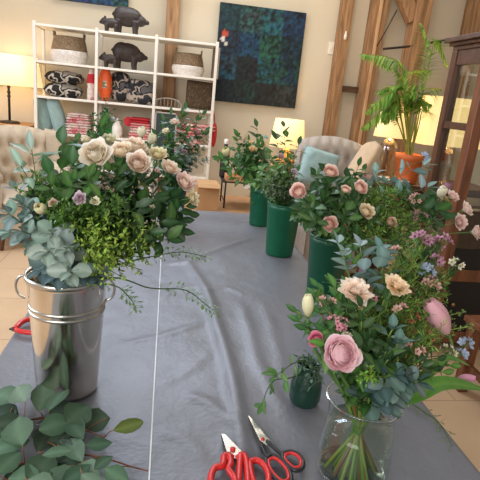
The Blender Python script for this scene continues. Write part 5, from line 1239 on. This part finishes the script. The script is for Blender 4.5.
SP('C', 'big', [(336, 290, .9), (352, 262, 1.0), (448, 366, .86), (440, 372, .82), (326, 345, .74)], 'leafy_filler_sprig', 'fresh green stem with long leaves at the outside of the vase bouquet', 'foliage', 'long leaved stems in the vase', size=.75, t0=.5, col=L3(92, 140, 64), dens=.8)
def blade_leaf(label, pts, W, col):
    o = thing('tulip_leaf', label, 'leaf', tuple(pts[0])); P = cat_rom(pts, 6); n = len(P); b = MB(); G = []; C = []
    for i, p in enumerate(P):
        d = (P[min(i + 1, n - 1)] - P[max(i - 1, 0)]).normalized(); s = d.cross(V((0, -.55, .83))).normalized(); u = i / (n - 1); w = W * .5 * max(.03, math.sin(PI * min(1, .12 + u * .88)) ** .8)
        G.append([p + s * w * k - d.cross(s) * (abs(k) * w * .3) for k in (-1, -.5, 0, .5, 1)]); C.append([mixc(col, L3(150, 190, 90), .3 if k == 0 else .1 * abs(k)) for k in (-1, -.5, 0, .5, 1)])
    b.grid(G, C); b.build('blade', M['leaf'], o)
m_, f_ = toward('C', atY(440, 390, .82))
blade_leaf('broad bright green tulip leaf reaching out over the tiled floor', [f_, m_, atY(412, 396, .80), atY(440, 384, .80), atY(468, 386, .82), atY(488, 392, .84)], .034, L3(86, 140, 56))
blade_leaf('narrow green tulip leaf arching up beneath the large pale tulip', [f_ + V((.01, 0, 0)), m_ + V((.0, .01, 0)), atY(424, 376, .83), atY(446, 358, .86), atY(470, 366, .88)], .022, L3(96, 146, 70))

# --- J: small jar sprigs
for pxs, st, lb, sz in [([(300, 374, 1.05), (290, 378, 1.03), (272, 382, 1.01), (262, 404, 1.0)], 'big', 'leafy sprig hanging out of the small jar onto the cloth', .62), ([(305, 360, 1.07), (292, 364, 1.04), (276, 376, 1.0)], 'big', 'short leafy sprig arching out of the small jar', .5)]:
    pts = [atY(*q) for q in pxs]; sprig('small_leaf_sprig', lb, 'foliage', None, [J + V((0, 0, .012)), J + V((-.008, 0, .112))] + cat_rom(pts, 5), st, R.random(), t0=.5, size=sz, col=L3(96, 138, 78), dens=.8)
SP('J', 'tendril', [(312, 356, 1.05), (300, 362, 1.04), (322, 372, 1.03), (316, 384, 1.0)], 'fine_leaf_sprig', 'thin grey green sprig poking out of the small jar', 'foliage', 'thin sprigs in the small jar', size=1.4, t0=.3, col=L3(84, 112, 88), lift=.3)

# --- loose greenery lying on the cloth
LV = {
 'a': ([(-14, 430), (20, 422), (50, 418), (78, 428), (105, 437)], [(42, 394, 30, 21, 95), (58, 397, 30, 19, 80), (55, 425, 24, 18, 20), (76, 426, 24, 16, -60), (20, 392, 26, 20, 120), (5, 395, 22, 18, 160), (79, 413, 26, 24, 60), (99, 443, 22, 11, 10), (129, 425, 24, 11, 20)]),
 'b': ([(-14, 470), (20, 464), (60, 455), (95, 456), (130, 466), (148, 471)], [(20, 428, 32, 26, 110), (41, 464, 30, 26, 70), (57, 452, 24, 9, 5), (75, 448, 28, 17, -65), (117, 474, 22, 16, -30), (5, 446, 36, 16, 20), (88, 470, 24, 16, -40), (104, 462, 18, 10, 50)]),
 'c': ([(-14, 492), (15, 482), (45, 472), (75, 464), (100, 458)], [(61, 477, 28, 20, -30), (76, 473, 24, 16, 40), (23, 479, 28, 18, -20), (8, 462, 24, 18, 60), (40, 484, 26, 18, -30), (92, 482, 22, 14, -40)])}
for key, (sp, lv) in LV.items():
    b = MB(); l = MB(); pts = cat_rom([atZ(x, y, TZ + .014 + .004 * (i % 2)) for i, (x, y) in enumerate(sp)], 8)
    o = thing('eucalyptus_branch', {'a': 'cut green leafed branch lying on the cloth closest to the metal bucket', 'b': 'cut branch with reddish twig lying in the middle, its tip reaching the white seam', 'c': 'cut leafy branch lying nearest the camera edge of the cloth'}[key], 'branch', tuple(pts[0]), 'cut branches lying on the cloth')
    tube(b, pts, [.0028 - .0014 * i / len(pts) for i in range(len(pts))], 7, L3(120, 70, 50))
    under = [(R.uniform(-8, 96), {'a': 412, 'b': 448, 'c': 474}[key] + R.uniform(-16, 22), R.uniform(22, 30), R.uniform(15, 21), R.uniform(0, 360)) for q in range(7)]
    for k, (x, y, Lp, Wp, ang) in enumerate(under + lv):
        low = k < 7
        zz = TZ + .016 + (R.uniform(.0, .01) if low else R.uniform(.016, .042)); Lp *= 1.12; Wp *= 1.12; c = atZ(x, y, zz); d = V((math.cos(math.radians(ang)), math.sin(math.radians(ang)), 0)); q = min(pts, key=lambda s: (s - c).length)
        kk = dep(c) / 490; L_ = Lp * kk * (1.0 + .35 * abs(d.y)); W_ = Wp * kk * (1 + .3 * abs(d.x))
        d = (d + V((0, 0, R.uniform(-.12, .3)))).normalized(); base = c - d * L_ * .5
        if base.z < TZ + .012: base.z = TZ + .012
        tube(b, bez(q, q.lerp(base, .5) + V((0, 0, .01)), base, 4), .0011, 5, L3(130, 88, 60))
        col = jit(mixc(L3(62, 92, 70), L3(98, 124, 100), R.random()), .15) if (x, y) != (129, 425) else L3(88, 104, 44)
        if low: col = tuple(q * .5 for q in col)  # lower leaves dimmed: shade in the gaps is put into their colour
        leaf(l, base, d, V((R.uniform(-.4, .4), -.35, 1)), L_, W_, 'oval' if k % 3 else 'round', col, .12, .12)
    b.build('twig', M['stem'], o); l.build('foliage', M['leaf_matte'], o)
p = atZ(418, 420, TZ + .006)
sprig('fallen_sprig', 'tiny leafed sprig lying along the cloth edge beside the vase', 'foliage', None, cat_rom([atZ(404, 398, TZ + .012), atZ(424, 412, TZ + .012), atZ(440, 424, TZ + .014), atZ(452, 446, TZ + .012)], 6), 'tendril', 5, t0=.1, size=1.1, col=L3(110, 124, 84))
# ------------------------------------------------------------------ light
w = bpy.data.worlds.new('world'); sc.world = w; w.use_nodes = True
bg = w.node_tree.nodes['Background']; bg.inputs['Color'].default_value = (1, .93, .84, 1); bg.inputs['Strength'].default_value = .36
def area(name, loc, target, sx, sy, power, col):
    l = bpy.data.lights.new(name, 'AREA'); l.shape = 'RECTANGLE'; l.size = sx; l.size_y = sy; l.energy = power; l.color = col
    o = bpy.data.objects.new(name, l); COL.objects.link(o); o.location = loc; o.rotation_euler = (V(target) - V(loc)).to_track_quat('-Z', 'Y').to_euler(); return o
area('ceiling_light', (.6, 2.6, 3.4), (.6, 2.6, 0), 2.4, 2.4, 20, (1, .92, .8))
area('ceiling_light_back', (.4, 4.6, 3.5), (.3, 5.2, 1), 3.5, .8, 30, (1, .88, .72))
area('cloth_sheen_light', (-.3, 4.9, 3.3), (.0, 1.9, .75), 1.7, .9, 60, (.66, .8, 1))  # unseen bluish area light, added to lay a sheen on the cloth
area('window_daylight', (-3.2, 2.4, 2.1), (0, 2.0, .75), 2.2, 1.8, 100, (.74, .85, 1))
area('front_fill_light', (-1.6, -1.8, 2.4), (-.1, 1.4, 1.0), 2.4, 1.6, 98, (1, .98, .95))  # unseen fill added behind the camera to brighten the fronts of the blooms
sc.view_settings.view_transform = 'Standard'
sc.view_settings.exposure = .08
sc.view_settings.look = 'None'
sc.cycles.use_denoising = True
sc.cycles.transparent_max_bounces = 24
sc.cycles.max_bounces = 8
for o in sc.objects:
    if '_o' in o: del o['_o']
